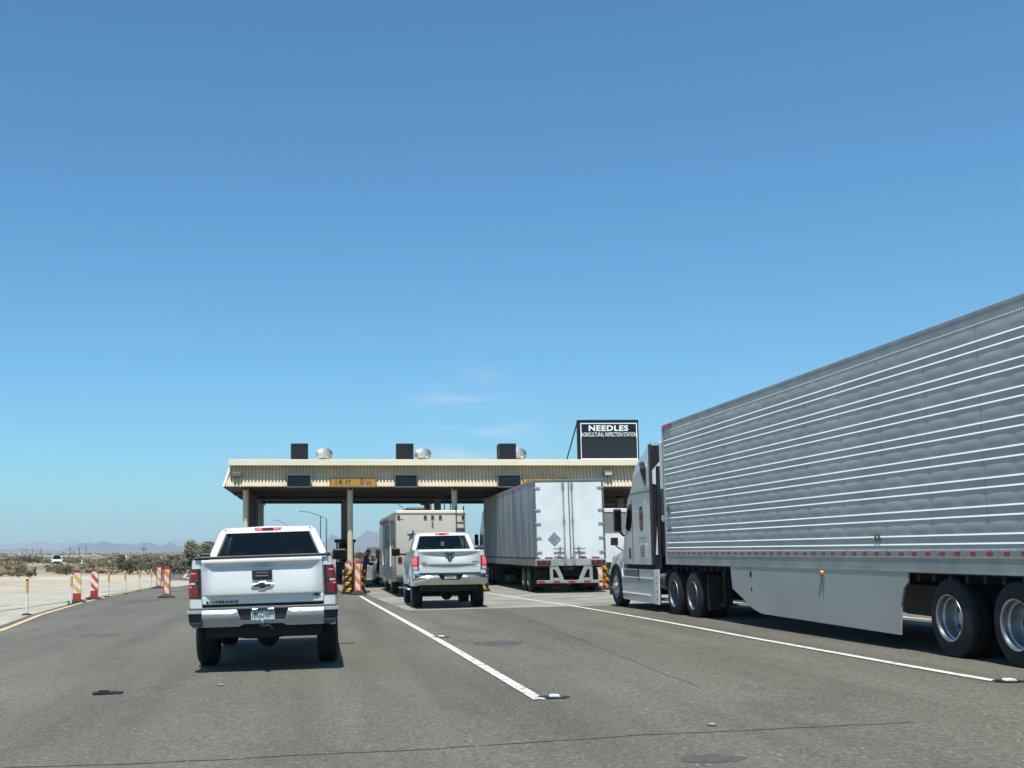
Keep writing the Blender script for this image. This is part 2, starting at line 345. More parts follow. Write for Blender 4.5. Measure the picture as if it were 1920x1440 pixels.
EDGE = [(-40, -7.0), (0, -7.0), (20, -7.2), (27.7, -7.6), (31.6, -8.08), (36, -8.63), (45.6, -9.39), (54, -9.85), (63, -10.05), (74, -9.9), (86, -11.2), (110, -15.0), (135, -19), (150, -21)]
def strip(b, ylist, fl, fr, nx, dz):
    for ya, yb in zip(ylist, ylist[1:]):
        for i in range(nx):
            q = []
            for Y, k in ((ya, i), (ya, i+1), (yb, i+1), (yb, i)):
                X = fl(Y)+(fr(Y)-fl(Y))*k/nx; q.append((X, Y, gz(X, Y)+dz))
            b.quad(*q)
b = MB(); yl = frange(-40, 150, 95)
strip(b, yl, lambda Y: lerp_pts(EDGE, Y)-.35, lambda Y: 0, 6, 0); strip(b, yl, lambda Y: 0, lambda Y: 24, 12, 0)
struct(b, 'road', 'asphalt', smooth='open')
b = MB(); yl = frange(-20, 100, 60)
strip(b, yl, lambda Y: -17-9*sm(30, 60, Y)-4*math.sin(Y/11)+8*sm(70, 100, Y), lambda Y: lerp_pts(EDGE, Y)-.35, 10, -.006)
struct(b, 'shoulder', 'shoulder', smooth='open')
b = MB(); yl = frange(31, 76, 30)                                # concrete approach slab under the canopy
strip(b, yl, lambda Y: lerp_pts([(31, 2.35), (47, 1.75), (76, 1.2)], Y), lambda Y: 24, 12, .005)
o = struct(b, 'concrete_pavement', 'concrete', smooth='open')
b = MB()
strip(b, frange(46, 76, 20), lambda Y: -8.6, lambda Y: .5, 6, .004)
struct(b, 'lane_pavement', 'asphalt', smooth='open')

b = MB()
for px, py in ((296, 1100), (330, 1101), (362, 1096), (362, 1089.5), (330, 1088.5), (300, 1090)):
    q = onground(px, py); b.v.append(Vector((q.x, q.y, gz(q.x, q.y)+.0115)))
b.f.append([0, 1, 2, 3, 4, 5]); b.mi.append(0); struct(b, 'gravel_patch', 'shoulder')

def line(pts, w, dz, name, m, dash=None):
    b = MB(); pts = [Vector((p[0], p[1], 0)) for p in pts]
    fine = []
    for p, q in zip(pts, pts[1:]):
        k = max(1, int((q-p).length/(1.0 if w > .05 else .12))); fine += [p.lerp(q, i/k) for i in range(k)]
    fine.append(pts[-1])
    L = []
    for i, p in enumerate(fine):
        d = (fine[min(i+1, len(fine)-1)]-fine[max(i-1, 0)]).normalized(); nrm = Vector((d.y, -d.x, 0)); ww = w*(1+(.05 if w > .05 else .9)*noise.noise(p*(.9 if w > .05 else 6)))
        L.append((p-nrm*ww/2, p+nrm*ww/2))
    for i, ((a, c), (e, f)) in enumerate(zip(L, L[1:])):
        if dash and (i % dash[1]) >= dash[0]: continue
        b.quad(*[(p.x, p.y, gz(p.x, p.y)+dz) for p in (a, c, f, e)])
    o = struct(b, name, m); return o
line([(2.2, 11.77), (2.17, 13.29), (2.08, 18.25), (1.87, 27.34), (1.5, 43.5)], .125, .0095, 'lane_line', 'wpaint')
line([(6.92, 11.98), (6.87, 13.7), (6.79, 18.6), (6.77, 31.5), (6.42, 45.2)], .115, .0095, 'lane_line', 'wpaint')
line([(11.1, 8), (11.03, 22.1), (10.98, 31), (11.0, 45.2)], .12, .0095, 'lane_line', 'wpaint')
line([(lerp_pts(EDGE, y), y) for y in frange(-10, 70, 40)], .15, .0045, 'edge_line', 'ypaint')
line([(-9.3, 80), (-9.45, 86), (-10.9, 98), (-12.9, 110), (-15.3, 134)], .22, .0045, 'edge_line', 'ypaint')
line([(-8.4, 62.0), (-4.2, 62.6)], .35, .0095, 'stop_line', 'wpaint', dash=(1, 2))
line([(-11.6, 33), (-11.0, 40), (-10.75, 43.2), (-10.3, 49.7), (-9.95, 60), (-9.7, 70)], .10, .002, 'pavement_seam', 'seam')
line([(-13.2, 41), (-12.2, 46)], .10, .002, 'pavement_seam', 'seam'); line([(-11.6, 62), (-10.9, 66)], .14, .002, 'pavement_seam', 'seam')
cr = [(-3.6, 8.85), (-2.41, 8.91), (-1.2, 8.9), (0, 9.02), (.7, 9.08), (1.5, 9.21), (2.56, 9.43), (3.2, 9.45), (3.87, 9.51), (5.05, 9.62)]
crk = []
for (x0, y0), (x1, y1) in zip(cr, cr[1:]):
    for k in range(6): t = k/6; crk.append((x0+(x1-x0)*t, y0+(y1-y0)*t+rnd.uniform(-.022, .022)))
line(crk, .022, .0035, 'pavement_crack', 'crack')
def wig(a, c, n, am): return [(a[0]+(c[0]-a[0])*i/n+rnd.uniform(-am, am), a[1]+(c[1]-a[1])*i/n) for i in range(n+1)]
line(wig((4.74, 31), (4.0, 12.3), 30, .03), .016, .0035, 'pavement_crack', 'hairline')
def blot(c, rx, ry, dz, name, m, seed):
    b = MB(); r = random.Random(seed); ring = []
    for k in range(26):
        t = 2*math.pi*k/26; q = 1+r.uniform(-.12, .12); X, Y = c[0]+rx*q*math.cos(t), c[1]+ry*q*math.sin(t); ring.append((X, Y, gz(X, Y)+dz))
    b.add(ring, [tuple(range(26))]); return b.build(name, m)
M['stain'] = mat('oil_stain', (.088, .082, .073), .8, var=.3, scale=14)
for c, rx, ry, sd in (((2.9, 19.1), .42, .5, 1), ((2.75, 8.3), .22, .16, 2)):
    blot(c, rx, ry, .003, 'oil_stain', 'stain', sd)['kind'] = 'structure'

def ridge(pts, Y, depth, amp, seed, name, m):
    b = MB(); x0, x1 = pts[0][0], pts[-1][0]; nu, nv = 220, 14
    k = Y/F
    def fn(u, v):
        px = x0+(x1-x0)*u; h = lerp_pts(pts, px)*k
        X = (px-CX)*k*(1+.15*v); yy = Y+depth*v
        prof = sm(0, .45, v)*(1-.35*sm(.5, 1, v)) if v > 0 else -.2
        n = noise.fractal(Vector((X/75, yy/500, seed)), .8, 2.2, 6)
        return (X, yy, -2+h*prof*(1+amp*n)+amp*75*n*prof*min(1, h/30))
    b.grid(fn, nu, nv); struct(b, name, m, smooth='open')
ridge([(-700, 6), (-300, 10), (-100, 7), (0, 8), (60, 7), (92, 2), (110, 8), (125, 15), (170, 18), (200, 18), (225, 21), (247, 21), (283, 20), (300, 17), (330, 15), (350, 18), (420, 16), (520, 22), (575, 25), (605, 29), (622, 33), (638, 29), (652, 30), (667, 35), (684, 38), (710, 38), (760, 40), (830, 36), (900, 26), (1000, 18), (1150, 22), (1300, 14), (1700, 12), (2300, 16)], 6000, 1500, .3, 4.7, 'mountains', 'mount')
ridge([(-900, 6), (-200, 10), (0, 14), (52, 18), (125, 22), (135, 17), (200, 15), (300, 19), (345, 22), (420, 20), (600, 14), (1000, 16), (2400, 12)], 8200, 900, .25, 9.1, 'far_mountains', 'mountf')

# ------------------------------------------------------------------ vegetation
def leaf_mesh(b, c, r, n, size, rg, squash=.8):
    """n leaf-sized faces spread through an ellipsoid of sub-clumps."""
    subs = [(Vector((rg.gauss(0, .42), rg.gauss(0, .42), rg.gauss(.05, .34))), rg.uniform(.28, .5)) for k in range(11)]
    for i in range(n):
        s, q = rg.choice(subs); d = Vector((rg.gauss(0, 1), rg.gauss(0, 1), rg.gauss(0, 1))).normalized()*q*rg.random()**.45
        p = s+d
        if p.length > 1.08: p *= 1.08/p.length
        p = Vector((p.x*r[0], p.y*r[1], p.z*r[2]))+Vector(c)
        a = Vector((rg.gauss(0, 1), rg.gauss(0, 1), rg.gauss(0, 1))).normalized(); e = a.orthogonal().normalized(); k = size*rg.uniform(.6, 1.5)
        b.quad(p-a*k, p+e*k*.55, p+a*k, p-e*k*.55)
def shrub(name, label, loc, w, h, m, seed, n=420, group=None, leaf=.09):
    rg = random.Random(seed); r = thing(name, label, 'shrub', loc, group=group)
    b = MB(); leaf_mesh(b, (0, 0, h*.52), (w/2, w/2, h*.5), n, leaf, rg); b.build('foliage', m, r)
    b = MB()
    for k in range(7):
        t = rg.uniform(0, 6.28); b.tube([(0, 0, -.05), (math.cos(t)*w*.12, math.sin(t)*w*.12, h*.3), (math.cos(t)*w*.3, math.sin(t)*w*.3, h*.75)], [.03, .02, .008], 5)
    b.build('stem', 'bark', r); return r
def tree(label, loc, h, w, m, seed, n):
    rg = random.Random(seed); r = thing('tree', label, 'tree', loc)
    b = MB(); b.tube([(0, 0, -.1), (.1, 0, h*.2), (0, .1, h*.42), (-.1, 0, h*.8)], [.16, .13, .1, .03], 8)
    for k in range(8):
        t = k*2.4; b.tube([(0, .05, h*(.18+.04*k)), (math.cos(t)*w*.2, math.sin(t)*w*.2, h*(.35+.05*k)), (math.cos(t)*w*.4, math.sin(t)*w*.4, h*(.45+.05*k))], [.07, .045, .015], 6)
    b.build('trunk', 'bark', r)
    b = MB(); leaf_mesh(b, (0, 0, h*.55), (w*.5, w*.5, h*.46), n, .11, rg)
    leaf_mesh(b, (w*.15, -w*.1, h*.33), (w*.45, w*.45, h*.3), n//2, .11, rg); b.build('crown', m, r); return r
def gpt(px, py):
    p = onground(px, py); p.z = terrain(p.x, p.y); return p
tree('tall rounded olive tree standing left of the near white pickup', gpt(357, 1075), 4.1, 3.4, 'leafD', 3, 5200)
tree('lower grey green tree just behind the near pickup bed rail', gpt(390, 1074), 3.4, 3.4, 'leafD', 5, 3600)
shrub('shrub', 'large dry tan bush on the sand at the left picture edge', gpt(33, 1079), 3.6, 1.75, 'leafC', 11, 1500)
shrub('shrub', 'dark small bush at the right foot of the large tan bush', gpt(56, 1083), 1.1, .8, 'leafA', 12, 500)
shrub('shrub', 'greenish bush behind the large tan bush at the left edge', gpt(16, 1073), 3.0, 1.6, 'leafA', 13, 900)
protos = []
for i, (nm, lab, grp, w, h, m) in enumerate([
    ('creosote_bush', 'dark green bush in the hedge-like belt behind the barricades', 'green bushes in the belt behind the barricades', 2.7, 1.9, 'leafB'),
    ('dry_brush', 'dry straw coloured brush on the sand bank behind the striped barricades', 'dry brush on the sand bank', 2.6, .95, 'leafC'),
    ('desert_shrub', 'olive desert shrub on the flat beyond the sand bank', 'olive shrubs on the desert flat', 2.8, 1.35, 'leafA'),
    ('desert_shrub', 'grey green desert shrub on the flat beyond the sand bank', 'grey green shrubs on the desert flat', 2.8, 1.5, 'leafD')]):
    protos.append((shrub(nm, lab, (0, 0, 0), w, h, m, 40+i, 520, grp, .1), []))
def put(k, p, s, rz):
    pr, used = protos[k]; o = pr if not used else copy_tree(pr); used.append(o)
    o.location = p; o.scale = (s[0], s[0], s[1]); o.rotation_euler = (0, 0, rz); return o
rg = random.Random(21)
for k in range(30): put(0, gpt(rg.uniform(228, 352), rg.uniform(1068, 1077)), (rg.uniform(.8, 1.2), rg.uniform(.75, 1.15)), rg.uniform(0, 6))
for k in range(5): put(0, gpt(rg.uniform(376, 398), rg.uniform(1072, 1076)), (rg.uniform(.8, 1.1), rg.uniform(.8, 1.1)), rg.uniform(0, 6))
for k in range(62): put(1, gpt(rg.uniform(98, 228), rg.triangular(1068, 1078, 1071)), (rg.uniform(.55, 1.15), rg.uniform(.7, 1.25)), rg.uniform(0, 6))
for k in range(9): put(1, gpt(rg.uniform(-5, 58), rg.uniform(1077, 1083)), (rg.uniform(.5, .9), rg.uniform(.5, .9)), rg.uniform(0, 6))
def flat(px, Y): X = (px-CX)/F*Y; return (X, Y, terrain(X, Y)-.05)
for k in range(120):
    p = flat(rg.uniform(-20, 335), 165*math.exp(rg.random()*.85))
    if abs(p[0]+47) < 9 and p[1] < 214: continue
    put(2+k % 2, p, (rg.uniform(.6, 1.3), rg.uniform(.6, 1.3)), rg.uniform(0, 6))
for k in range(10): put(0, flat(rg.uniform(640, 700), rg.uniform(180, 300)), (rg.uniform(.7, 1.1), rg.uniform(.6, .9)), rg.uniform(0, 6))
b = MB()
for k in range(2600):                                           # scrub too far and too many to count
    Y = 300*math.exp(rg.random()*2.1); X = (rg.uniform(-60, 760)-CX)/F*Y; z = terrain(X, Y); w = rg.uniform(.6, 1.7); h = rg.uniform(.5, 1.3)
    if noise.noise(Vector((X/60, Y/160, 5))) < -.12: continue
    n = 6; b.loft([[(X+w*q*math.cos(6.283*j/n+k)*(1+.3*math.sin(3*j+k)), Y+w*q*math.sin(6.283*j/n+k), z+h*e) for j in range(n)] for q, e in ((.9, -.1), (1, .4), (.6, .85), (.15, 1))])
o = b.build('desert_scrub', 'scrub'); tag(o, None, None, kind='stuff')

# ------------------------------------------------------------------ inspection station
GS = -.13
st = thing('inspection_canopy', 'cream corrugated canopy of the inspection station spanning all the lanes', 'canopy', (5.6, 53, GS))
OFF = (5.6, 53, GS)
XL, XR, YF, YB, ZB, ZT, ZC = -4.5, 19.6, 53.0, 71.0, 4.52, 5.48, 5.76
def fascia(name, xa, xb, parent):
    b = MB(OFF); per = .156; n = int((xb-xa)/per); top, bot = [], []
    for i in range(n+1):
        for dx, dy in ((0, 0), (.06, 0), (.075, .065), (.135, .065)):
            x = xa+i*per+dx
            if x > xb: break
            f_ = min(1, max(0, (x-XL)/.3), max(0, (XR-x)/.3)); bot.append(Vector((x, YF+dy, ZB))); top.append(Vector((x, YF+.30*f_+dy, ZB+(ZT-ZB)*f_)))
    b.loft([bot, top], closed=False); return b.build(name, 'cream', parent)
fascia('fascia', XL+.02, XR-.02, st)
b = MB(OFF); b.box(-4.2, XR-.3, 52.84, YB+.1, ZT, ZC); b.box(-4.2, 3.79, 52.825, 52.839, ZT+.004, ZC-.004); b.box(3.81, 11.5, 52.825, 52.839, ZT+.004, ZC-.004); b.box(11.52, XR-.3, 52.825, 52.839, ZT+.004, ZC-.004)
b.build('roof_cap', 'creamcap', st, bevel=.015)
b = MB(OFF)
for sx, xo, xi in ((-1, XL, -4.2), (1, XR, XR-.3)):
    b.add([(xo, YF, ZB), (xo, YB, ZB), (xi, YB, ZT), (xi, YF+.3, ZT)], [(0, 1, 2, 3)])
b.build('end_fascia', 'cream', st)
b = MB(OFF)
for xo, xi, w in ((XL, -4.2, .1), (XR-.1, XR-.4, .1)): b.add([(xo, YF-.03, ZB-.02), (xo+w, YF-.03, ZB-.02), (xi+w, YF+.26, ZT), (xi, YF+.26, ZT), (xo, YF+.03, ZB-.02), (xo+w, YF+.03, ZB-.02), (xi+w, YF+.32, ZT), (xi, YF+.32, ZT)], [(0, 1, 2, 3), (4, 7, 6, 5), (0, 4, 5, 1), (1, 5, 6, 2), (3, 2, 6, 7), (0, 3, 7, 4)])
b.build('corner_trim', 'creamcap', st)
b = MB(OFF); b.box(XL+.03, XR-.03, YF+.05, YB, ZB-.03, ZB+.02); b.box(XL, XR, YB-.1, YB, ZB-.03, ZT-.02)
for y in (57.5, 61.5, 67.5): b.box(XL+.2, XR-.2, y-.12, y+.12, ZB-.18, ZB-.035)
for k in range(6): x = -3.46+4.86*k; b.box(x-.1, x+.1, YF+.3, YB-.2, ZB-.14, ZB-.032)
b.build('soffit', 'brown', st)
for k in range(5):
    x = -3.46+4.86*k
    for y in (53.75, 61.5, 67.5):
        b = MB(OFF); r = .135 if y < 55 else .17
        if y < 55: b.tube([(x, y, GS), (x, y, ZB-.03)], r, 20)
        else: b.box(x-r, x+r, y-r, y+r, GS, ZB-.18)
        b.box(x-.24, x+.24, y-.24, y+.24, GS+.15, GS+.19); b.build('column', 'cream' if y < 55 else 'tan', st, smooth=True)
b = MB(OFF); b.box(-3.62, -3.36, 54.5, 61.2, GS+.15, ZB-.14)
for y in (55.6, 57, 58.5, 60): b.box(-3.35, -3.33, y-.04, y+.04, GS+.15, ZB-.16)
b.build('wind_wall', 'brownwall', st)
for k in range(5):
    x = -3.46+4.86*k; b = MB()
    pl = [(x-.62, 47.2), (x-.3, 46.5), (x+.3, 46.5), (x+.62, 47.2), (x+.62, 73), (x-.62, 73)]
    z = gz(x, 55)
    b.poly(pl, 'Z', -.35, z+.16); o = b.build('traffic_island', 'concrete', bevel=.03)
    tag(o, ['concrete island with striped markers left of the near pickup', 'concrete island between the two pickup lanes with yellow crash cushion', 'concrete island hidden between the chrome bumper pickup and the box trailer', 'concrete island right of the box trailer ahead of the semi cab', 'rightmost concrete island beyond the semi tractor'][k], 'traffic island')
office = thing('station_office', 'brown windowless office wall under the canopy right of the box trailer', 'building', (16.5, 68.5, GS))
b = MB((16.5, 68.5, GS)); b.box(12.2, 22, 67.9, 70.8, GS, 4.3); b.build('wall', 'brownwall', office)
b = MB((16.5, 68.5, GS)); b.box(12.1, 22.1, 67.8, 70.85, 4.305, 4.45); b.build('roof_edge', 'tan', office)

def plain_panel(name, label, cat, x0, x1, y0, y1, Y, th, m, group=None):
    p, q = at(x0, y0, Y), at(x1, y1, Y); c = ((p.x+q.x)/2, Y, q.z); r = thing(name, label, cat, c, group=group); w, h = (q.x-p.x)/2, p.z-q.z
    b = MB(); b.box(-w, w, 0, th, 0, h); b.build('panel', m, r, bevel=.01)
    b = MB(); fr = .035
    b.box(-w-.01, w+.01, -.03, .02, h-fr, h+.01); b.box(-w-.01, w+.01, -.03, .02, -.01, fr); b.box(-w-.01, -w+fr, -.03, .02, fr, h-fr); b.box(w-fr, w+.01, -.03, .02, fr, h-fr)
    b.build('frame', 'seamgrey', r); return r, w, h
for x0, x1, lab in ((538, 583, 'blank dark lane signal panel on the fascia above the near pickup'), (740, 783, 'blank dark lane signal panel on the fascia above the motorhome'), (933, 977, 'blank dark lane signal panel on the fascia just left of the box trailer roof')):
    plain_panel('lane_signal', lab, 'signal panel', x0, x1, 890, 913.5, 52.86, .2, 'signblk', 'lane signal panels on the fascia')
for x0, x1, lab in ((619, 706, 'yellow clearance sign reading 14 FT 0 IN in full view'), (980, 1062, 'yellow clearance sign half hidden behind the box trailer roof')):
    r, w, h = plain_panel('clearance_sign', lab, 'sign', x0, x1, 894, 913.3, 52.87, .1, 'syellow', 'clearance signs on the fascia')
    b = MB()
    for tx, cx, ww, hh, cz in (('14', -.66, .30, .30, .5), ('FT', -.22, .27, .22, .42), ('0', .40, .17, .28, .5), ('IN', .70, .21, .22, .42)):
        b.text(tx, (cx*w/1.06, -.006, h*cz), ww, hh, bold=.01)
    b.build('lettering', 'darktext', r)
for i, (x, lab) in enumerate(((561.5, 'dark square box on the roof above the near pickup'), (759, 'dark square box on the roof above the motorhome'), (951, 'dark square box on the roof above the rear of the box trailer'))):
    p = at(x, 832, 55.2); r = thing('roof_box', lab, 'cooler box', (p.x, 55.2, ZC), group='dark boxes on the canopy roof'); h = p.z-ZC
    b = MB(); b.box(-.39, .39, 0, .8, .06, h); b.build('cabinet', 'boxblk', r, bevel=.01)
    b = MB()
    for a in ((-.42, .42, -.02, .0, h-.05, h+.015), (-.42, .42, -.02, 0, .06, .1), (-.42, -.37, -.02, 0, .1, h-.05), (.37, .42, -.02, 0, .1, h-.05)): b.box(*a)
    b.build('frame', 'black', r)
    b = MB()
    for sx in (-.33, .33):
        for y in (.05, .75): b.box(sx-.04, sx+.04, y-.04, y+.04, 0, .06)
    b.build('foot', 'black', r)
def vent(x, lab):
    p = at(x, 840, 56.2); r = thing('turbine_vent', lab, 'roof vent', (p.x, 56.2, ZC), group='turbine vents on the canopy roof'); h = p.z-ZC
    b = MB(); b.lathe([(0, .30), (h-.62, .27), (h-.58, .30)], (0, 0, 0), 'Z', 24); b.build('collar', 'galv', r, smooth=True)
    b = MB(); n = 26
    for k in range(n):
        t0 = 2*math.pi*k/n; rows = []
        for j in range(11):
            a = math.pi*j/10; rr = .06+.36*math.sin(a)**.75; z = h-.58+.56*(1-math.cos(a))/2
            tw = t0+.35*math.sin(a)
            rows.append([(rr*math.cos(tw), rr*math.sin(tw), z), ((rr-.035)*math.cos(tw+.17), (rr-.035)*math.sin(tw+.17), z)])
        b.loft(rows, closed=False)
    b.build('turbine', 'galv', r, smooth='open')
    b = MB(); b.lathe([(h-.03, .16), (h+.0, .12), (h+.02, .02)], (0, 0, 0), 'Z', 20); b.tube([(0, 0, h), (0, 0, h+.08)], .02, 6); b.build('cap', 'galv', r, smooth=True)
vent(608, 'round metal turbine vent beside the roof box above the near pickup'); vent(792.5, 'round metal turbine vent beside the roof box above the motorhome'); vent(971, 'round metal turbine vent half hidden behind the third roof box')
for x, y, lab in ((444, 890, 'small grey floodlight at the left end of the fascia'), (1140, 888, 'small floodlight with bright lens on the fascia above the box trailer')):
    p = at(x, y, 53.0); r = thing('floodlight', lab, 'light', (p.x, 53.15, p.z), group='floodlights on the fascia')
    b = MB(); b.box(-.19, .19, -.24, .04, -.10, .12); b.build('housing', 'lightgrey', r, bevel=.015); b = MB(); b.box(-.15, .15, -.256, -.242, -.07, .055); b.build('lens', 'seamgrey' if x < 500 else 'clear', r)
# the roof sign
p, q = at(1083, 787, 54.2), at(1198.5, 860, 54.2); w, h = (q.x-p.x)/2, p.z-ZC-.02
sg = thing('roof_sign', 'black roof sign lettered NEEDLES AGRICULTURAL INSPECTION STATION', 'sign', ((p.x+q.x)/2, 54.2, ZC+.02), (0, 0, R(-2)))
b = MB(); b.box(-w, w, 0, .28, 0, h); b.build('cabinet', 'signblk', sg, bevel=.015)
b = MB(); t = .045; m_ = .13
b.box(-w+m_, w-m_+.06, -.008, -.002, h-.20, h-.20+t); b.box(-w+m_, w-m_+.06, -.008, -.002, .09, .09+t); b.box(-w+m_, -w+m_+t, -.008, -.002, .09+t, h-.20); b.box(w-m_+.015, w-m_+.06, -.008, -.002, .09+t, h-.20)
b.build('border', 'whitetext', sg)
b = MB(); b.text('NEEDLES', (.02, -.006, h-.40), w*1.30, .28, bold=.035, spacing=1.12); b.text('AGRICULTURAL INSPECTION STATION', (.03, -.006, h-.70), w*1.80, .20, bold=.006); b.build('lettering', 'whitetext', sg)
b = MB(); b.box(-w+.16, w-.10, -.012, -.001, .14, h-.88); b.build('message_panel', mat('message_panel', (.016, .022, .028), .7, spec=.2), sg)
for dx in (-.42, -.0):
    b = MB(); b.tube([(-w+.03+(dx+.42)*5, .25, h-.1), (-w-.32+(dx+.42)*5, 1.6, -.0)], .035, 8); b.build('brace', 'black', sg)

# booth and office furniture under the canopy
bo = thing('inspection_booth', 'dark blue inspection booth on the island beside the near pickup mirror', 'booth', (1.25, 60.2, gz(1.3, 60)+.16))
b = MB(); b.box(-.42, .5, -.9, .9, 0, 1.05); b.build('lower_wall', 'navy', bo, bevel=.02)
b = MB()
for x in (-.40, .42):
    for y in (-.88, .82): b.box(x, x+.07, y, y+.07, 1.05, 2.05)
b.build('frame', 'black', bo)
b = MB(); b.box(-.39, -.375, -.8, .8, 1.07, 2.03); b.box(.455, .47, -.8, .8, 1.07, 2.03); b.box(-.3, .4, -.87, -.855, 1.07, 2.03); b.build('window', 'dglass', bo)
b = MB(); b.box(-.5, .58, -1, 1, 2.05, 2.2); b.build('roof', 'black', bo, bevel=.02)

# ------------------------------------------------------------------ roadside furniture
SHEAR = {}
def delineator(px, py, lab, dark=False):
    p = onground(px, py); r = thing('delineator_post', lab, 'delineator post', p, (0, rnd.uniform(-.03, .05), 0), 'white delineator posts with amber tops')
    h = 1.10
    b = MB(); b.lathe([(0, .16), (.025, .15), (.05, .07), (.06, .0)], (0, 0, 0), 'Z', 18); b.build('base', 'black', r, smooth=True)
    b = MB(); b.lathe([(.04, .042), (h*.62, .040)], (0, 0, 0), 'Z', 14); b.build('tube', 'delw', r, smooth=True)
    b = MB(); b.lathe([(h*.62, .046), (h*.97, .046)], (0, 0, 0), 'Z', 14); b.build('reflector_sleeve', 'dely', r, smooth=True)
    b = MB(); b.lathe([(h*.97, .044), (h*.985, .04), (h, .02), (h, 0)] if not dark else [(h*.97, .05), (h*1.0, .05), (h, 0)], (0, 0, 0), 'Z', 14); b.build('cap', 'black' if dark else 'delw', r, smooth=True)
delineator(50, 1153, 'nearest delineator post with black cap, at the far left', True)
for x, y, lab in ((133, 1134, 'delineator post touching the yellow and white striped barricade'), (202, 1119.5, 'delineator post just right of the red and white striped barricade'), (235, 1113.5, 'fourth delineator post from the left, second past the red striped barricade'), (261, 1108.5, 'fifth delineator post from the left, third past the red striped barricade'), (283, 1104.5, 'farthest delineator post, just left of the framed yellow barricade')): delineator(x, y, lab)
def barricade(p, lab, style, rz=0, lean=0, h=1.2, w=.29, group='striped vertical panel barricades'):
    r = thing('panel_barricade', lab, 'barricade', p, (0, lean, rz), group)
    b = MB(); b.poly([(-.34, -.2), (.34, -.2), (.34, .2), (-.34, .2)], 'Z', 0, .07); b.box(-.24, .24, -.14, .14, .07, .11); b.build('base', 'black', r, bevel=.02)
    framed = style in 'CD'; z0 = .11; hw0 = w*(.5 if framed else .56); hw1 = w*.5
    b = MB(); b.add([(-hw0, -.045, z0), (hw0, -.045, z0), (hw1, -.04, h), (-hw1, -.04, h), (-hw0, .045, z0), (hw0, .045, z0), (hw1, .04, h), (-hw1, .04, h)], [(0, 1, 2, 3), (5, 4, 7, 6), (0, 4, 5, 1), (1, 5, 6, 2), (3, 2, 6, 7), (0, 3, 7, 4)])
    b.build('body', 'redframe' if framed else 'wedge', r, bevel=.01)
    b = MB(); zb = z0+.05 if framed else z0+.26; zt = h-.03; ins = .045 if framed else .004
    t = lambda z: hw0+(hw1-hw0)*(z-z0)/(h-z0)-ins
    b.add([(-t(zb), -.052, zb), (t(zb), -.052, zb), (t(zt), -.047, zt), (-t(zt), -.047, zt)], [(0, 1, 2, 3)])
    b.build('striped_face', {'A': 'stripeA', 'B': 'stripeB', 'C': 'stripeA', 'D': 'stripeC'}[style], r)
    b = MB(); b.tube([(-hw1*.8, 0, h-.01), (-hw1*.55, 0, h+.06), (hw1*.55, 0, h+.06), (hw1*.8, 0, h-.01)], .028, 8); b.build('handle', 'wedge', r, smooth=True); return r
barricade(onground(144, 1130), 'yellow and white striped barricade with red foot, behind a delineator post', 'A', .05)
barricade(onground(176, 1124), 'red and white striped barricade with red foot on black base', 'B', .0, .03)
barricade(onground(298, 1103), 'distant yellow and white barricade in a red frame, past the last post', 'C')
barricade(onground(312.5, 1121), 'orange and white barricade in red frame standing on the asphalt', 'D')
def cushion(X, Y, lab, panels):
    z = gz(X, Y); r = thing('crash_cushion', lab, 'crash cushion', (X, Y, z), group='yellow and black crash cushions on the island noses')
    for sx in (-1, 1):
        b = MB(); prof = []
        for k in range(4):
            zc = .16+k*.23; prof += [(0, zc-.10), (.07, zc-.06), (.07, zc+.05), (0, zc+.09)]
        rows = [[(sx*x, y-pd*(1-.2*i), zz) for pd, zz in prof] for i, (x, y) in enumerate(((.12, 0), (.30, .06), (.44, .34), (.46, 1.3)))]
        b.loft(rows, closed=False); b.build('side_panel', 'chevL' if sx < 0 else 'chevR', r)
    b = MB(); b.box(-.4, .4, .15, 1.3, .02, .95); b.build('core', 'black', r)
    b = MB(); b.box(-.5, .5, .1, 1.5, 0, .05); b.build('base_plate', 'black', r)
    for px, py, stl, ll in panels: barricade((px, py, gz(px, py)), ll, stl, h=1.22, w=.28, group=None)
cushion(1.36, 46.0, 'yellow and black crash cushion on the island between the two pickups', [(1.47, 45.3, 'D', 'orange and white striped barricade in front of the left crash cushion'), (1.16, 47.6, 'B', 'red striped barricade behind the left crash cushion')])
cushion(6.30, 46.2, 'yellow and black crash cushion peeking out right of the chrome bumper pickup', [])
cushion(11.15, 46.2, 'crash cushion behind the box trailer bumper, left of the semi wheel', [(10.95, 45.5, 'C', 'pale striped barricade right behind the box trailer underride bar'), (11.62, 45.5, 'C', 'pale striped barricade touching the semi front bumper in view')])
def reflector(p, lab):
    r = thing('road_reflector', lab, 'road reflector', p, group='raised reflectors at the lane line ends')
    b = MB(); n = 22; b.add([(.16*(1+.1*math.sin(5*t))*math.cos(t), .13*math.sin(t), .010) for t in [2*math.pi*k/n for k in range(n)]], [tuple(range(n))]); b.build('adhesive_patch', 'epoxy', r)
    b = MB(); b.poly([(-.055, .011), (.055, .011), (.04, .032), (-.04, .032)], 'Y', -.05, .05); b.build('lens_block', 'delw', r, bevel=.004)
reflector(onground(1040, 1308), 'white reflector on black patch at the near end of the left lane line'); reflector(onground(1893, 1278), 'white reflector on black patch at the right picture edge')
reflector(onground(828, 1195), 'small reflector half way along the left lane line')
b = MB(); c = onground(201, 1301); b.poly([(-.17, -.09), (.15, -.11), (.19, .03), (.05, .1), (-.15, .07)], 'Z', .006, .022); b.box(-.1, .02, -.03, .03, .022, .04)
tag(b.build('metal_scrap', 'under', loc=c, rot=(0, 0, .2)), 'flat dark piece of scrap lying on the asphalt at lower left', 'debris')
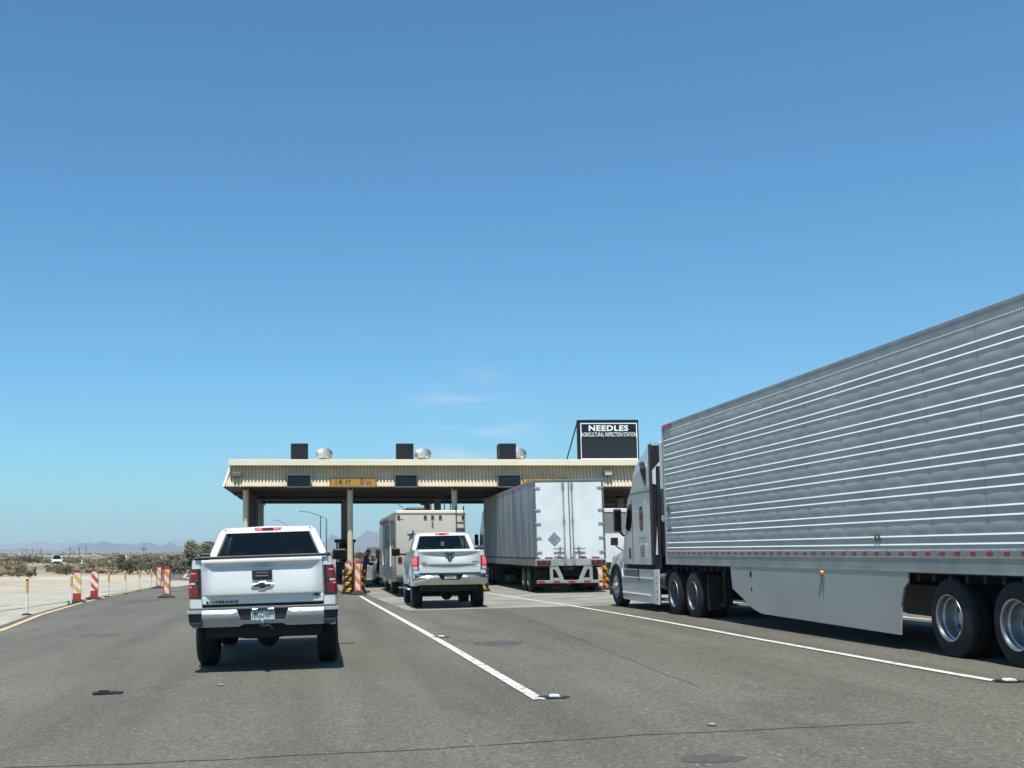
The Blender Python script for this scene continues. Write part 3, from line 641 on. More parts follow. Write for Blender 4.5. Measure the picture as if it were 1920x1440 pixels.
def stones():
    rg = random.Random(3)
    for k, (x, y) in enumerate(((415, 1286), (432, 1183), (1335, 1361))):
        p = onground(x, y); b = MB(); b.lathe([(0, .03), (.012, .035), (.022, .012), (.023, 0)], (0, 0, .003), 'Z', 7)
        o = b.build('pebble', 'dirt', loc=p, rot=(0, 0, k)); o.scale = (rg.uniform(.8, 1.8), 1, 1); tag(o, 'tiny loose stone lying on the dark asphalt', 'stone', 'loose stones on the asphalt')
stones()
def lamp(px, ytop, Y, armpx, lab, ytip):
    t = at(px, ytop, Y); g = gz(t.x, Y)-.1; r = thing('street_lamp', lab, 'street lamp', (t.x, Y, g), group='arched street lamps beyond the canopy'); h = t.z-g; e = at(armpx, ytip, Y); dx, dz = e.x-t.x, e.z-t.z
    b = MB(); b.tube([(0, 0, 0), (0, 0, h)], [.14, .08], 8); b.build('pole', 'seamgrey', r)
    b = MB(); b.tube([(0, 0, h-.05), (dx*.3, 0, h+dz*.45), (dx*.65, 0, h+dz*.9), (dx*.92, 0, h+dz)], .06, 6); b.build('arm', 'seamgrey', r)
    b = MB(); b.box(dx, dx*.88, -.15, .15, h+dz-.08, h+dz+.06); b.build('lamp_head', 'lightgrey', r)
lamp(612, 972, 190, 561, 'tall arched street lamp between the canopy columns', 958.5); lamp(545, 988, 240, 512, 'street lamp whose arm shows above the near pickup roof', 975); lamp(757, 954, 170, 733, 'street lamp whose arm shows above the motorhome roof', 940)
def upole(px, ytop, Y, cross, lab, grp):
    t = at(px, ytop, Y); g = terrain(t.x, Y); r = thing('utility_pole', lab, 'utility pole', (t.x, Y, g), group=grp); h = t.z-g; k = Y/700
    b = MB(); b.tube([(0, 0, 0), (0, 0, h)], [.2*k+.05, .14*k+.04], 6); b.build('pole', 'wood', r)
    if cross: b = MB(); b.box(-1.1, 1.1, -.08, .08, h-.9, h-.7); b.build('crossarm', 'wood', r)
for px, yt, Y in ((42, 1029, 900), (49, 1028, 900), (61, 1028.5, 900), (77, 1028, 850), (118.5, 1034, 800), (131.5, 1027, 700), (138, 1033, 800), (149, 1026, 650), (161.5, 1025, 650)): upole(px, yt, Y, Y < 880, 'thin utility pole standing far off on the desert horizon', 'utility poles on the desert horizon')
upole(223, 1035, 420, False, 'short bare pole beyond the hedge of green bushes', None); upole(270, 1024, 330, True, 'tallest utility pole, left of the tall rounded tree', None)
upole(601, 967, 200, False, 'thin tall pole beside the arched street lamp', None)
for px, lab in ((808, 'thin'), (833, 'thin'), (844, 'thin')): upole(px, 930, 150, False, 'thin bare pole seen through the canopy above the motorhome', 'thin bare poles beyond the canopy')
for px, py, hh, lab in ((157, 1060, .9, 'small white marker post on the sand left of the delineators'), (207, 1059, .9, 'small white marker post above the dry brush')):
    p = flat(px, 190); b = MB(); b.box(-.1, .1, -.04, .04, 0, 1.1); b.box(-.1, .1, -.05, -.041, .8, 1.0); tag(b.build('marker_post', 'delw', loc=p, bevel=.01), lab, 'marker post')
for i, (px, w, h) in enumerate(((239, .35, 1.7), (243, .35, 1.4))):
    p = flat(px, 210); b = MB(); b.lathe([(0, w/2), (h*.9, w/2), (h, w*.3), (h, 0)], (0, 0, 0), 'Z', 12); b.box(-.1, .1, -.3, .3, 0, h*.5)
    tag(b.build('white_tank', 'delw', loc=(p[0], p[1], p[2]+.3), smooth=True), ('taller' if i == 0 else 'shorter')+' of two white upright tanks beyond the green bushes', 'tank')
fr = thing('guard_rail', 'pale low rail with white posts beyond the green bushes', 'guard rail', flat(256, 200)); p = fr.location
b = MB(); b.box(-2.2, 2.6, -.04, .04, .45, .7); b.build('rail', 'galv', fr)
for dx in (-1.2, -.6, -.1, 1.0): b = MB(); b.box(dx-.1, dx+.1, -.1, -.042, 0, 1.25); b.build('post', 'delw', fr)
fs = thing('road_sign', 'pale blank sign board far beyond the motorhome', 'sign', (at(702, 1036, 120).x, 120, gz(5, 110)))
b = MB(); b.box(-.75, .75, -.03, .03, 1.75, 2.35); b.build('board', 'lightgrey', fs, bevel=.01)
for dx in (-.55, .55): b = MB(); b.box(dx-.04, dx+.04, .031, .1, 0, 2.3); b.build('post', 'seamgrey', fs)

# ------------------------------------------------------------------ vehicles
def wheel(parent, x, y, r, w, sgn, style='steel', name='wheel', rimmat='rim', rr=.58, hubz=None, z=None):
    """A tyre (part) with its rim (sub-part); sgn is the side its outer face looks to."""
    z = r if z is None else z; ri = r*rr
    b = MB(); p = [(-w/2, ri), (-w/2, r*.86), (-w/2+.03, r*.965), (-w/2+.07, r)]
    n = 5
    for k in range(n):
        a = -w/2+.07+(w-.14)*k/n; q = (w-.14)/n; p += [(a+q*.14, r), (a+q*.2, r-.012), (a+q*.36, r-.012), (a+q*.42, r)]
    p += [(w/2-.07, r), (w/2-.03, r*.965), (w/2, r*.86), (w/2, ri)]
    b.lathe(p, (x, y, z), 'X', 40, sgn); t = b.build(name, 'rubber', parent, smooth=True)
    b = MB(); o = (x, y, z)
    if style == 'dish':                                        # deep outer rim of a dual
        b.lathe([(w/2-.01, ri*1.03), (w/2+.014, ri*1.01), (w/2+.006, ri*.95), (w/2-.06, ri*.92), (w/2-.075, ri*.85), (w/2-.17, ri*.82), (w/2-.20, ri*.76), (w/2-.20, ri*.36), (w/2-.14, ri*.33), (w/2-.12, ri*.22), (w/2-.12, 0)], o, 'X', 40, sgn)
        b.m = 1
        for k in range(10):
            a = 2*math.pi*k/10; cy, cz = math.cos(a)*ri*.58, math.sin(a)*ri*.58
            ring = [(x+sgn*(w/2-.196), y+cy+.042*math.cos(t_), z+cz+.042*math.sin(t_)) for t_ in [2*math.pi*j/10 for j in range(10)]]; b.add(ring, [tuple(range(10))])
    else:
        b.lathe([(w/2-.03, ri*1.02), (w/2-.005, ri*.99), (w/2-.03, ri*.92), (w/2-.05, ri*.8), (w/2-.03, ri*.62), (w/2+.0, ri*.4), (w/2+.05, ri*.34), (w/2+.09, ri*.22), (w/2+.09, 0)] if style == 'hub' else [(w/2-.03, ri*1.02), (w/2-.005, ri*.98), (w/2-.04, ri*.9), (w/2-.045, ri*.35), (w/2-.02, ri*.25), (w/2-.02, 0)], o, 'X', 40, sgn)
        b.m = 1
        for k in range(8 if style == 'hub' else 6):
            a = 2*math.pi*k/(8 if style == 'hub' else 6); q = ri*.70; rad = ri*(.10 if style == 'hub' else .2)
            ring = [(x+sgn*(w/2-.030), y+math.cos(a)*q+rad*math.cos(t_), z+math.sin(a)*q+rad*math.sin(t_)) for t_ in [2*math.pi*j/10 for j in range(10)]]; b.add(ring, [tuple(range(10))])
    b.build('rim', [rimmat, 'black'], t, smooth=True); return t
def arch_poly(pts_before, cy, ra, zlow, n=14):
    a0 = math.asin(max(-1, min(1, (zlow-.42)/ra))); return [(cy+ra*math.cos(math.pi-a0-(math.pi-2*a0)*k/n), .42+ra*math.sin(math.pi-a0-(math.pi-2*a0)*k/n)) for k in range(n+1)]

def pickup(label, loc, rot, c):
    t = thing('pickup_truck', label, 'pickup truck', loc, rot)
    zt, zb, hw, th, L = c['zt'], c['zb'], c['hw'], c['tail'], 5.85
    P = c['paint']; zl = c['zlow']; r = c['r']; ra = r+.10; y1, y2 = 1.30, 4.95; cr = c['cab']; zr = c['roof']
    def arch(cy, n=16):
        zc = r; a0 = math.asin((zl-zc)/ra) if abs(zl-zc) < ra else 0
        return [(cy-ra*math.cos(a0+(math.pi-2*a0)*k/n), zc+ra*math.sin(a0+(math.pi-2*a0)*k/n)) for k in range(n+1)]
    poly = [(.16, zl)]+arch(y1)+[(y1+ra+.1, zl-.04), (y2-ra-.1, zl-.04)]+arch(y2)+[(L-.12, zl+.02), (L-.02, zl+.25), (L-.05, zt-.3), (L-.25, zt-.14), (4.3, zt-.04), (.16, zt)]
    def prof(z, y):
        x = hw*(1-.055*sm(zt-.42, zt+.05, z)-.035*sm(zl+.35, zl, z))
        fl = c['flare']
        for cy in (y1, y2):
            d = math.hypot(y-cy, z-r); x += fl*sm(ra+.24, ra+.02, d)
        x -= .10*sm(L-.9, L, y)**2; return x
    for sx in (-1, 1):
        b = MB(); b.poly(poly, 'X', 0, 1, [('Z', frange(zl+.1, zt-.05, 9)), ('Y', frange(.3, L-.2, 34))],
                         lambda v: (sx*(prof(v.z, v.y)-(.07 if v.x < .5 else 0)), v.y, v.z))
        b.build('body_side', P, t, smooth=True)
        b = MB()                                                # rounded rear corner between tailgate and side
        def corner(u, v, off=0):
            z = zl+.02+(zt-zl-.02)*v; k = prof(z, .16)
            pts = [(th+.006, .055), (th+.05, .048), (k-.08, .052), (k-.03, .07), (k-.006, .105), (k, .17)]
            q = u*5; i = min(int(q), 4); f = q-i; a, e = pts[i], pts[i+1]
            return Vector((sx*(a[0]+(e[0]-a[0])*f+off*(.3+u*.7)), a[1]+(e[1]-a[1])*f-off*(1.1-u), z))
        b.grid(lambda u, v: corner(u, v), 10, 12); b.build('rear_corner', P, t, smooth='open')
        z0, z1 = c['lamp']; v0, v1 = (z0-zl-.02)/(zt-zl-.02), (z1-zl-.02)/(zt-zl-.02)
        b = MB(); b.grid(lambda u, v: corner(.02+.86*u, v0+(v1-v0)*v, .008), 8, 8)
        lampo = b.build('tail_light', 'black', t, smooth='open')
        b = MB()
        if c['led']:
            b.grid(lambda u, v: corner(.14+.70*u, v0+(v1-v0)*(.28+.69*v), .014), 8, 8); b.m = 1
            b.grid(lambda u, v: corner(.14+.70*u, v0+(v1-v0)*(.03+.22*v), .014), 8, 3); b.m = 2
            for i in range(3):
                for j in range(4): b.grid(lambda u, v: corner(.24+.17*i+.14*u, v0+(v1-v0)*(.40+.135*j+.105*v), .019), 2, 2)
            b.build('lens', ['redglow', 'clear', 'redhot'], lampo, smooth='open')
        else:
            b.grid(lambda u, v: corner(.20+.62*u, v0+(v1-v0)*(.04+.41*v), .014), 8, 5); b.grid(lambda u, v: corner(.20+.62*u, v0+(v1-v0)*(.55+.40*v), .014), 8, 5); b.m = 1
            b.grid(lambda u, v: corner(.34+.36*u, v0+(v1-v0)*(.465+.07*v), .012), 4, 2); b.m = 2
            b.grid(lambda u, v: corner(.38+.26*u, v0+(v1-v0)*(.83+.03*v), .019), 3, 1); b.grid(lambda u, v: corner(.48+.15*u, v0+(v1-v0)*(.37+.035*v), .019), 3, 1)
            b.build('lens', ['red', 'clear', 'redhot'], lampo, smooth='open')
        b = MB(); b.tube([(sx*(prof(z, y)-(.03 if c['flare'] < .03 else .004)), y, z) for cy_ in (y1,) for y, z in arch(cy_, 22)], .035 if c['flare'] < .03 else .03, 6); 
        b.build('arch_trim', 'black' if c['flare'] < .03 else 'chrome', t, smooth=True) if c['flare'] >= .03 else b.build('arch_liner', 'under', t)
    # tailgate: creased profile, the two under-cut bands fall in its own shade
    c1, c2, o1, o2 = c['crease']
    taper = (lambda a: 1-a**2.2) if c['led'] else (lambda a: sm(1.0, .78, a))
    def tg(u, v):
        i = v*13; k = min(int(i), 12); f = i-k; s = 2*u-1; w_ = taper(abs(s)); a1, a2 = o1*w_, o2*w_; yb = .052
        y2 = yb-a2; y1 = .0+a1; d1, d2 = c['band'][0]*(.25+.75*w_), c['band'][1]*(.25+.75*w_)
        rows = [(zb, yb+.012), (zb+.012, yb), (c2-d2, yb), (c2-.004, y2+.010), (c2, y2), (c2+.02, y2-.004), ((c1+c2)/2, (y1+y2)/2-.006), (c1-d1, y1), (c1-.006, .012*w_), (c1, .0), (c1+.012, -.004), (zt-.016, -.002), (zt-.003, .012), (zt, .10)]
        (za, ya), (ze, ye) = rows[k], rows[k+1]
        return Vector((s*th, ya+(ye-ya)*f, za+(ze-za)*f))
    b = MB(); b.grid(tg, 44, 26); tail = b.build('tailgate', P, t, smooth='open')
    b = MB()
    for sx in (-1, 1): b.box(sx*(th+.001), sx*(th+.007), .05, .12, zb, zt-.006)
    b.box(-th, th, .075, .1, zb-.05, zb); b.build('gap', 'under', t)
    hz0, hz1, hx = c['handle']
    b = MB(); b.box(-hx, hx, -.022, .05, hz0, hz1); hd = b.build('handle', 'black', tail, bevel=.016)
    b = MB(); b.box(-hx*.62, hx*.62, -.03, -.018, hz0+(hz1-hz0)*.28, hz0+(hz1-hz0)*.42); b.box(-hx*.62, hx*.62, -.027, -.018, hz0+(hz1-hz0)*.62, hz0+(hz1-hz0)*.70); b.build('grip', 'seamgrey', hd, bevel=.004)
    c['badges'](tail, c)
    # bumper
    bt, bb = c['bump']; bx = c['bx']; bend = lambda v: (v.x, v.y+.10*max(0, abs(v.x)-.45)**1.6/.5, v.z)
    kx = [-.95+.1*i for i in range(20)]
    if c['chromebumper']:
        dz = (bt-bb); py = [(-bx, bb+dz*.28), (-bx+.10, bb), (-.28, bb), (.28, bb), (bx-.10, bb), (bx, bb+dz*.28), (bx, bt), (.34, bt), (.25, bb+.13), (-.25, bb+.13), (-.34, bt), (-bx, bt)]
        b = MB(); b.poly(py, 'Y', -.13, .12, [('X', kx), ('Z', frange(bb+.03, bt-.02, 5))], lambda v: bend(Vector((v.x, v.y+(.05*((v.z-bb)/dz-.75)**2*(1 if v.y < 0 else 0)) +(.03 if v.z > bt-.03 and v.y < 0 else 0), v.z))))
        bmp = b.build('bumper', 'chrome', t, smooth=25)
        b = MB(); b.box(-.37, .37, -.04, .1, bb+.12, bt+.005); b.build('plate_recess', 'black', bmp, bevel=.01)
        b = MB(); b.box(-bx+.03, bx-.03, -.10, .14, bt+.001, bt+.03); b.build('step_pad', 'black', bmp, bevel=.01)
        pz = (bb+.155, bt-.005); ypl = -.075; yrec = -.05
    else:
        xi = bx-.20; py = [(-xi, bb), (-.32, bb), (-.26, bb+.03), (.26, bb+.03), (.32, bb), (xi, bb), (xi, bt), (.345, bt), (.335, bt-.02), (.295, bb+.085), (.27, bb+.075), (-.27, bb+.075), (-.295, bb+.085), (-.335, bt-.02), (-.345, bt), (-xi, bt)]
        b = MB(); b.poly(py, 'Y', -.12, .12, [('X', kx), ('Z', frange(bb+.02, bt-.015, 5))], lambda v: bend(Vector((v.x, v.y+(.06*sm(bt-.07, bb, v.z)+(.03*sm(bt-.03, bt, v.z)) if v.y < 0 else 0), v.z))))
        bmp = b.build('bumper', 'silver', t, smooth=25, bevel=.008)
        b = MB()
        for sx in (-1, 1):
            b.poly([(sx*(xi+.005), bt-.045), (sx*bx, bt-.045), (sx*bx, bt), (sx*(xi+.005), bt)], 'Y', -.11, .14, [], bend)
        b.build('bumper_cap', 'silver', bmp, smooth=25, bevel=.006)
        for sx in (-1, 1):
            b = MB(); b.poly([(sx*(xi+.004), bb+.005), (sx*(bx-.07), bb+.01), (sx*(bx-.02), bb+.07), (sx*(xi+.004), bb+.07)], 'Y', -.125, .14, [], bend)
            b.poly([(sx*(xi+.004), bb+.07), (sx*(bx-.02), bb+.07), (sx*(bx-.01), bt-.047), (sx*(xi+.004), bt-.047)], 'Y', -.06, .14, [], bend)
            b.build('corner_step', 'black', bmp, bevel=.008)
        b = MB(); b.box(-.37, .37, -.055, .1, bb+.065, bt+.004); b.build('plate_recess', 'black', bmp, bevel=.008)
        b = MB(); b.poly([(-bx+.02, bt+.001), (bx-.02, bt+.001), (bx-.03, bt+.03), (-bx+.03, bt+.03)], 'Y', -.09, .14, [('X', kx)], bend); b.build('step_pad', 'seamgrey', bmp, bevel=.006)
        b = MB()
        for sx in (-1, 1): b.box(sx*.105-.045, sx*.105+.045, -.10, -.05, bt-.018, bt+.008)
        b.build('plate_lamp', 'chrome', bmp, bevel=.012); pz = (bb+.082, bt-.006); ypl = -.068
        b = MB(); b.lathe([(-.035, .0), (-.03, .018), (0, .032), (.03, .02), (.035, .012), (-.12, .012)][:5], (0, -.19, bb+.055), 'Z', 16); b.build('hitch_ball', 'chrome', bmp, smooth=True)
        b = MB(); b.box(-.035, .035, -.22, .15, bb+.0, bb+.04); b.box(-.012, .012, -.2, -.18, bb+.03, bb+.06); b.tube([(.02, -.15, bb+.0), (.09, -.15, bb+.01), (.13, -.15, bb-.05)], .012, 6); b.build('hitch', 'black', bmp)
    pm = (pz[0]+pz[1])/2; ph = pz[1]-pz[0]
    b = MB(); b.box(-.158, .158, ypl, ypl+.008, pz[0], pz[1])
    lp = b.build('license_plate', c['plate'], bmp, bevel=.004); c['platetext'](lp, ypl, pz)
    # cab
    hb, ht = c['cabw']; sl = .24/(zr-zt)
    def out(z): return lerp_pts([(zt-.05, hb), (zt+.2*(zr-zt), hb-.16*(hb-ht)-.0), (zt+.72*(zr-zt), ht+.06), (zt+.9*(zr-zt), ht+.02), (zt+.965*(zr-zt), ht-.05), (zr, ht-.2)], z)
    zs = [zt-.05]+[zt+q*(zr-zt) for q in (.2, .45, .72, .86, .93, .965)]
    left = [(-out(z), z) for z in zs]; top = [(-ht*.5, zr-.012), (0, zr), (ht*.5, zr-.012)]; ol = left+top+[(-x, z) for x, z in left[::-1]]
    yr = lambda z: cr+(z-zt)*sl
    O = [Vector((x, yr(z), z)) for x, z in ol]
    wz1 = zr-.095; wb, wt_ = c['win']
    il = []
    for x, z in ol:
        zz = min(z, wz1) if z > zt else zt+.03; f = (zz-zt)/(wz1-zt); wx = wb+(wt_-wb)*f
        il.append((max(-wx, min(wx, x)), zz))
    I = [Vector((x, yr(z)+.004, z)) for x, z in il]
    b = MB(); b.ring(O[:-1]+[O[-1]], I); b.f = [f for f in b.f if True]
    b.build('cab_rear', P, t, smooth='open')
    b = MB(); b.add([p+Vector((0, .012, 0)) for p in I], [tuple(range(len(I)))]); rw = b.build('rear_window', c['glassm'], t)
    b = MB(); b.ring([p-Vector((0, .004, 0)) for p in I], [Vector((p.x*.965, p.y-.004, zt+(p.z-zt)*.955+.012)) for p in I]); b.build('window_seal', 'black', t)
    # roof and screen
    yf0, yf1 = cr+1.95, cr+2.75
    sect = [(x, z) for x, z in ol if z > zt+.70*(zr-zt)]
    def roof(u, v):
        i = u*(len(sect)-1); k = min(int(i), len(sect)-2); f = i-k; x = sect[k][0]+(sect[k+1][0]-sect[k][0])*f; z = sect[k][1]+(sect[k+1][1]-sect[k][1])*f
        y = yr(z)+(yf0-.0-yr(z))*v; return Vector((x*(1-.04*v), y, z+.02*math.sin(math.pi*v)-.05*sm(.75, 1, v)))
    b = MB(); b.grid(roof, 16, 12); b.build('roof', P, t, smooth='open')
    b = MB()
    for sx in (-1, 1): b.box(sx*(ht-.052)-.010, sx*(ht-.052)+.010, yr(zr)-.028, yr(zr)+.1, zr-.105, zr-.030)
    b.build('roof_seam', 'seamgrey', t)
    for sx in (-1, 1):
        def sp(y, z): return Vector((sx*(out(z)-.01-.03*sm(cr+1.2, yf1, y)), y, z))
        z0, z1 = zt-.05, zt+.72*(zr-zt); ya, yb, yc = cr+.05, cr+1.25, yf1
        def yfront(z): return yf1+(yf0-yf1)*(z-zt)/(zr-zt)
        b = MB(); g_ = MB()
        for a0, a1, front in ((ya, yb, 0), (yb, None, 1)):
            q = [sp(a0 if front else yr(z0), z0), sp(yfront(z0) if front else a1, z0), sp(yfront(z1) if front else a1, z1), sp(a0 if front else yr(z1), z1)]
            ctr = sum(q, Vector())/4; i_ = [ctr+(p-ctr)*.84 for p in q]; b.ring(q, i_); g_.add([p-Vector((sx*.008, 0, 0)) for p in i_], [(0, 1, 2, 3)])
        b.build('door_frame', P, t); g_.build('side_window', c['glassm'], t)
        mx, mz0, mz1, mw = c['mirror']; ym = cr+2.0
        b = MB(); b.box(mx-mw/2, mx+mw/2, ym-.06, ym+.08, mz0, mz1)
        for i in range(len(b.v)): b.v[i].x *= sx
        mr_ = b.build('side_mirror', 'black', t, bevel=.035, seg=3)
        b = MB(); b.box(hb-.08, mx-mw/2+.03, ym-.0, ym+.06, mz0+.02, mz0+.08)
        for i in range(len(b.v)): b.v[i].x *= sx
        b.build('arm', 'black', mr_, bevel=.015)
        b = MB(); b.box(mx-mw*.40, mx+mw*.40, ym-.066, ym-.060, mz0+.03, mz1-.03)
        for i in range(len(b.v)): b.v[i].x *= sx
        b.build('mirror_glass', 'dglass', mr_)
    zf = zt-.06
    wsO = [Vector((-hb+.04, yf1, zf)), Vector((hb-.04, yf1, zf)), Vector((ht-.02, yf0, zr-.06)), Vector((-ht+.02, yf0, zr-.06))]; ctr = sum(wsO, Vector())/4; wsI = [ctr+(p-ctr)*.92 for p in wsO]
    b = MB(); b.ring(wsO, wsI); b.build('windshield_frame', P, t); b = MB(); b.add(wsI, [(0, 1, 2, 3)]); b.build('windshield', 'clearglass', t)
    b = MB(); b.poly([(-.8, zt-.12), (-.5, zt-.03), (.5, zt-.03), (.8, zt-.12), (.86, zt-.2), (-.86, zt-.2)], 'Y', yf1-.05, L-.12, [('Y', frange(yf1, L-.2, 8))], lambda v: (v.x, v.y, v.z-.16*sm(yf1+.4, L, v.y)**1.5)); b.build('hood', P, t, smooth=True)
    b = MB(); b.box(-.82, .82, L-.10, L-.02, zl+.25, zt-.3); b.build('grille', 'black', t, bevel=.02)
    b = MB(); b.box(-.95, .95, L-.1, L+.06, zl-.02, zl+.23); b.build('front_bumper', 'silver', t, bevel=.03)
    # inside: seats, wheel, floor, mirror
    b = MB()
    for x in (-.42, .42):
        b.box(x-.25, x+.25, cr+1.0, cr+1.15, zt-.45, zt+.12); b.box(x-.13, x+.13, cr+1.0, cr+1.09, zt+.15, zt+.31)
    b.box(-.75, .75, cr+.1, cr+.2, zt-.45, zt-.02)
    for x in (-.45, .45): b.box(x-.13, x+.13, cr+.16, cr+.26, zt-.02, zt+.10)
    b.build('seat', 'seat', t, bevel=.04)
    b = MB(); b.box(-.84, .84, cr+2.0, yf1-.02, zt-.35, zt-.06); b.box(-.82, .82, cr+.08, cr+2.0, zt-.6, zt-.5); b.box(-.86, -.84, cr+.06, cr+2.1, zt-.6, zt-.08); b.box(.84, .86, cr+.06, cr+2.1, zt-.6, zt-.08); b.box(-.62, .62, cr+.35, yf0-.05, zr-.06, zr-.05); b.build('interior', 'seat', t)
    b = MB(); b.box(-.13, .13, yf0-.12, yf0-.08, zr-.22, zr-.14); b.box(-.012, .012, yf0-.1, yf0-.08, zr-.14, zr-.05); b.build('rear_view_mirror', 'black', t, bevel=.012)
    b = MB(); b.box(-.205, .205, yr(zr)-.035, yr(zr)+.05, zr-.075, zr-.012)
    tl = b.build('brake_light', 'pinkglow', t, bevel=.018)
    b = MB(); b.box(-.085, .085, yr(zr)-.041, yr(zr)-.034, zr-.062, zr-.022); b.build('lens', 'red', tl); b = MB()
    for s_ in (-.13, .13): b.box(s_-.035, s_+.035, yr(zr)-.040, yr(zr)-.034, zr-.058, zr-.026)
    b.build('bulb', 'redhot', tl)
    # bed, cover, underside
    b = MB(); b.box(-th, th, .11, cr-.02, zt-.55, zt-.5); b.box(-hw+.06, -th+.02, .14, cr, zt-.5, zt-.01); b.box(th-.02, hw-.06, .14, cr, zt-.5, zt-.01); b.box(-th, th, cr-.06, cr-.01, zt-.5, zt-.03); b.build('bed', P, t)
    b = MB()
    if c['cover']:
        b.box(-.90, .90, .02, cr-.03, zt+.004, zt+.036); b.build('bed_cover', 'black', t, bevel=.014)
        b = MB(); b.box(-.86, .86, .012, .05, zt+.024, zt+.044); b.build('cover_rail', 'seamgrey', t, bevel=.006)
        b = MB()
        for sx in (-1, 1): b.box(sx*.885-.035, sx*.885+.035, .10, cr-.05, zt+.002, zt+.052)
        b.build('bed_rail', 'black', t, bevel=.016)
    else:
        for sx in (-1, 1): b.box(sx*.90-.05, sx*.90+.05, .12, cr-.03, zt-.001, zt+.014)
        b.build('bed_rail', 'black', t, bevel=.005)
    b = MB(); b.box(-.78, .78, .16, .6, zl-.13, zl+.05); b.lathe([(-.11, .30), (-.09, .36), (.09, .36), (.11, .30), (.11, 0)], (-.05, .62, zl-.06), 'Z', 22); b.box(-.5, -.38, .3, L-.5, zl-.06, zl+.1); b.box(.38, .5, .3, L-.5, zl-.06, zl+.1); b.box(-.85, .85, y1+.5, y2-.55, zl-.06, zl); b.box(-.7, .7, .2, L-.25, zl+.08, zl+.3)
    b.box(-.88, .88, y1-.5, y1+.5, zl+.30, zl+.36); b.tube([(-.8, y1, r), (.8, y1, r)], .055, 10); b.lathe([(-.17, .03), (-.12, .13), (0, .17), (.12, .13), (.17, .03)], (.0, y1, r-.02), 'Y', 14); b.tube([(.62, .12, zl-.06), (.62, .9, zl-.05), (.5, 2.4, zl-.02)], .04, 8)
    b.build('chassis', 'under', t, smooth=True)
    if c['cover'] is False:
        for sx in (-1, 1):
            b = MB(); b.box(sx*1.0-.07, sx*1.0+.07, y1+.75, y2-.75, zl-.16, zl-.12); b.build('side_step', 'satin', t, bevel=.02)
    for sx in (-1, 1):
        for y in (y1, y2): wheel(t, sx*(hw-.145), y, r, .30, sx, 'alloy', z=r)
    return t

def badge1(tail, c):
    zc = (c['emb'][0]+c['emb'][1])/2; h = (c['emb'][1]-c['emb'][0])/2; w = .155
    bow = [(-1, -.42), (-.30, -.42), (-.36, -.95), (.28, -.95), (.34, -.42), (.80, -.42), (1.0, .42), (.30, .42), (.36, .95), (-.28, .95), (-.34, .42), (-.80, .42)]
    b = MB(); b.poly([(x*w, zc+z*h) for x, z in bow], 'Y', -.012, .03); e = b.build('emblem', 'chrome', tail, bevel=.006)
    b = MB(); b.poly([(x*w*.80, zc+z*h*.66) for x, z in bow], 'Y', -.0155, -.010); b.build('emblem_face', 'badge', e)
    b = MB(); b.text('SILVERADO', (-.545, .043, .937), .435, .036, bold=.075, spacing=1.35); b.build('lettering', 'badge', tail)
    b = MB(); b.poly([(.725+x*.055, 1.0+z*.022) for x, z in bow], 'Y', .035, .06); b.build('small_emblem', 'badge', tail)
def platetext1(lp, y, pz):
    h = pz[1]-pz[0]; b = MB(); b.text('BGD9611', (.014, y-.003, pz[0]+h*.47), .262, h*.58, bold=.012); b.build('lettering', 'pink', lp)
    b = MB(); b.box(-.155, .155, y-.002, y-.001, pz[0]+h*.83, pz[1]-.003); b.build('plate_band', 'plateg', lp)
    b = MB(); b.tube([(-.138, y-.003, pz[0]+h*.2), (-.138, y-.003, pz[0]+h*.42)], .004, 5); b.box(-.146, -.142, y-.003, y-.001, pz[0]+h*.26, pz[0]+h*.36); b.box(-.134, -.13, y-.003, y-.001, pz[0]+h*.3, pz[0]+h*.4); b.build('plate_mark', 'pink', lp)
def badge2(tail, c):
    z0, z1 = c['emb']; zc = (z0+z1)/2; h = (z1-z0)/2; w = .07
    sh = [(-1, .9), (-.55, 1), (-.2, .55), (.2, .55), (.55, 1), (1, .9), (.85, 0), (.45, -.75), (0, -1), (-.45, -.75), (-.85, 0)]
    b = MB(); b.poly([(x*w, zc+z*h) for x, z in sh], 'Y', -.006, .03); e = b.build('emblem', 'badge', tail, bevel=.005)
    hd = [(-.18, .5), (.18, .5), (.26, .1), (.14, -.35), (.16, -.62), (0, -.75), (-.16, -.62), (-.14, -.35), (-.26, .1)]
    b = MB(); b.poly([(x*w, zc+z*h) for x, z in hd], 'Y', -.010, -.005)
    for sx in (-1, 1): b.tube([(sx*.018, -.008, zc+.035), (sx*.045, -.008, zc+.055), (sx*.055, -.008, zc+.01), (sx*.04, -.008, zc-.025)], .006, 6)
    b.build('emblem_face', 'satin', e)
    b = MB(); b.text('4X4', (.69, .006, c['crease'][1]+.055), .20, .042, bold=.05, spacing=1.15); b.build('lettering', 'badge', tail)
    b = MB()
    for k in range(5): b.box(-.75+k*.022, -.735+k*.022, .01, .04, c['crease'][1]+.035, c['crease'][1]+.06)
    b.build('small_badge', 'seamgrey', tail)
def platetext2(lp, y, pz):
    h = pz[1]-pz[0]; b = MB(); b.box(-.14, .14, y-.002, y-.001, pz[1]-h*.24, pz[1]-h*.12)
    b.build('plate_band', 'plateg', lp); b = MB(); x = -.105
    for k in range(7):
        b.box(x, x+.006, y-.002, y-.001, pz[0]+h*.18, pz[0]+h*.6); b.box(x+.015, x+.021, y-.002, y-.001, pz[0]+h*.18, pz[0]+h*.6); b.box(x, x+.021, y-.002, y-.001, pz[0]+h*(.3 if k % 2 else .54), pz[0]+h*(.36 if k % 2 else .6)); x += .031
    b.build('lettering', 'darktext', lp)

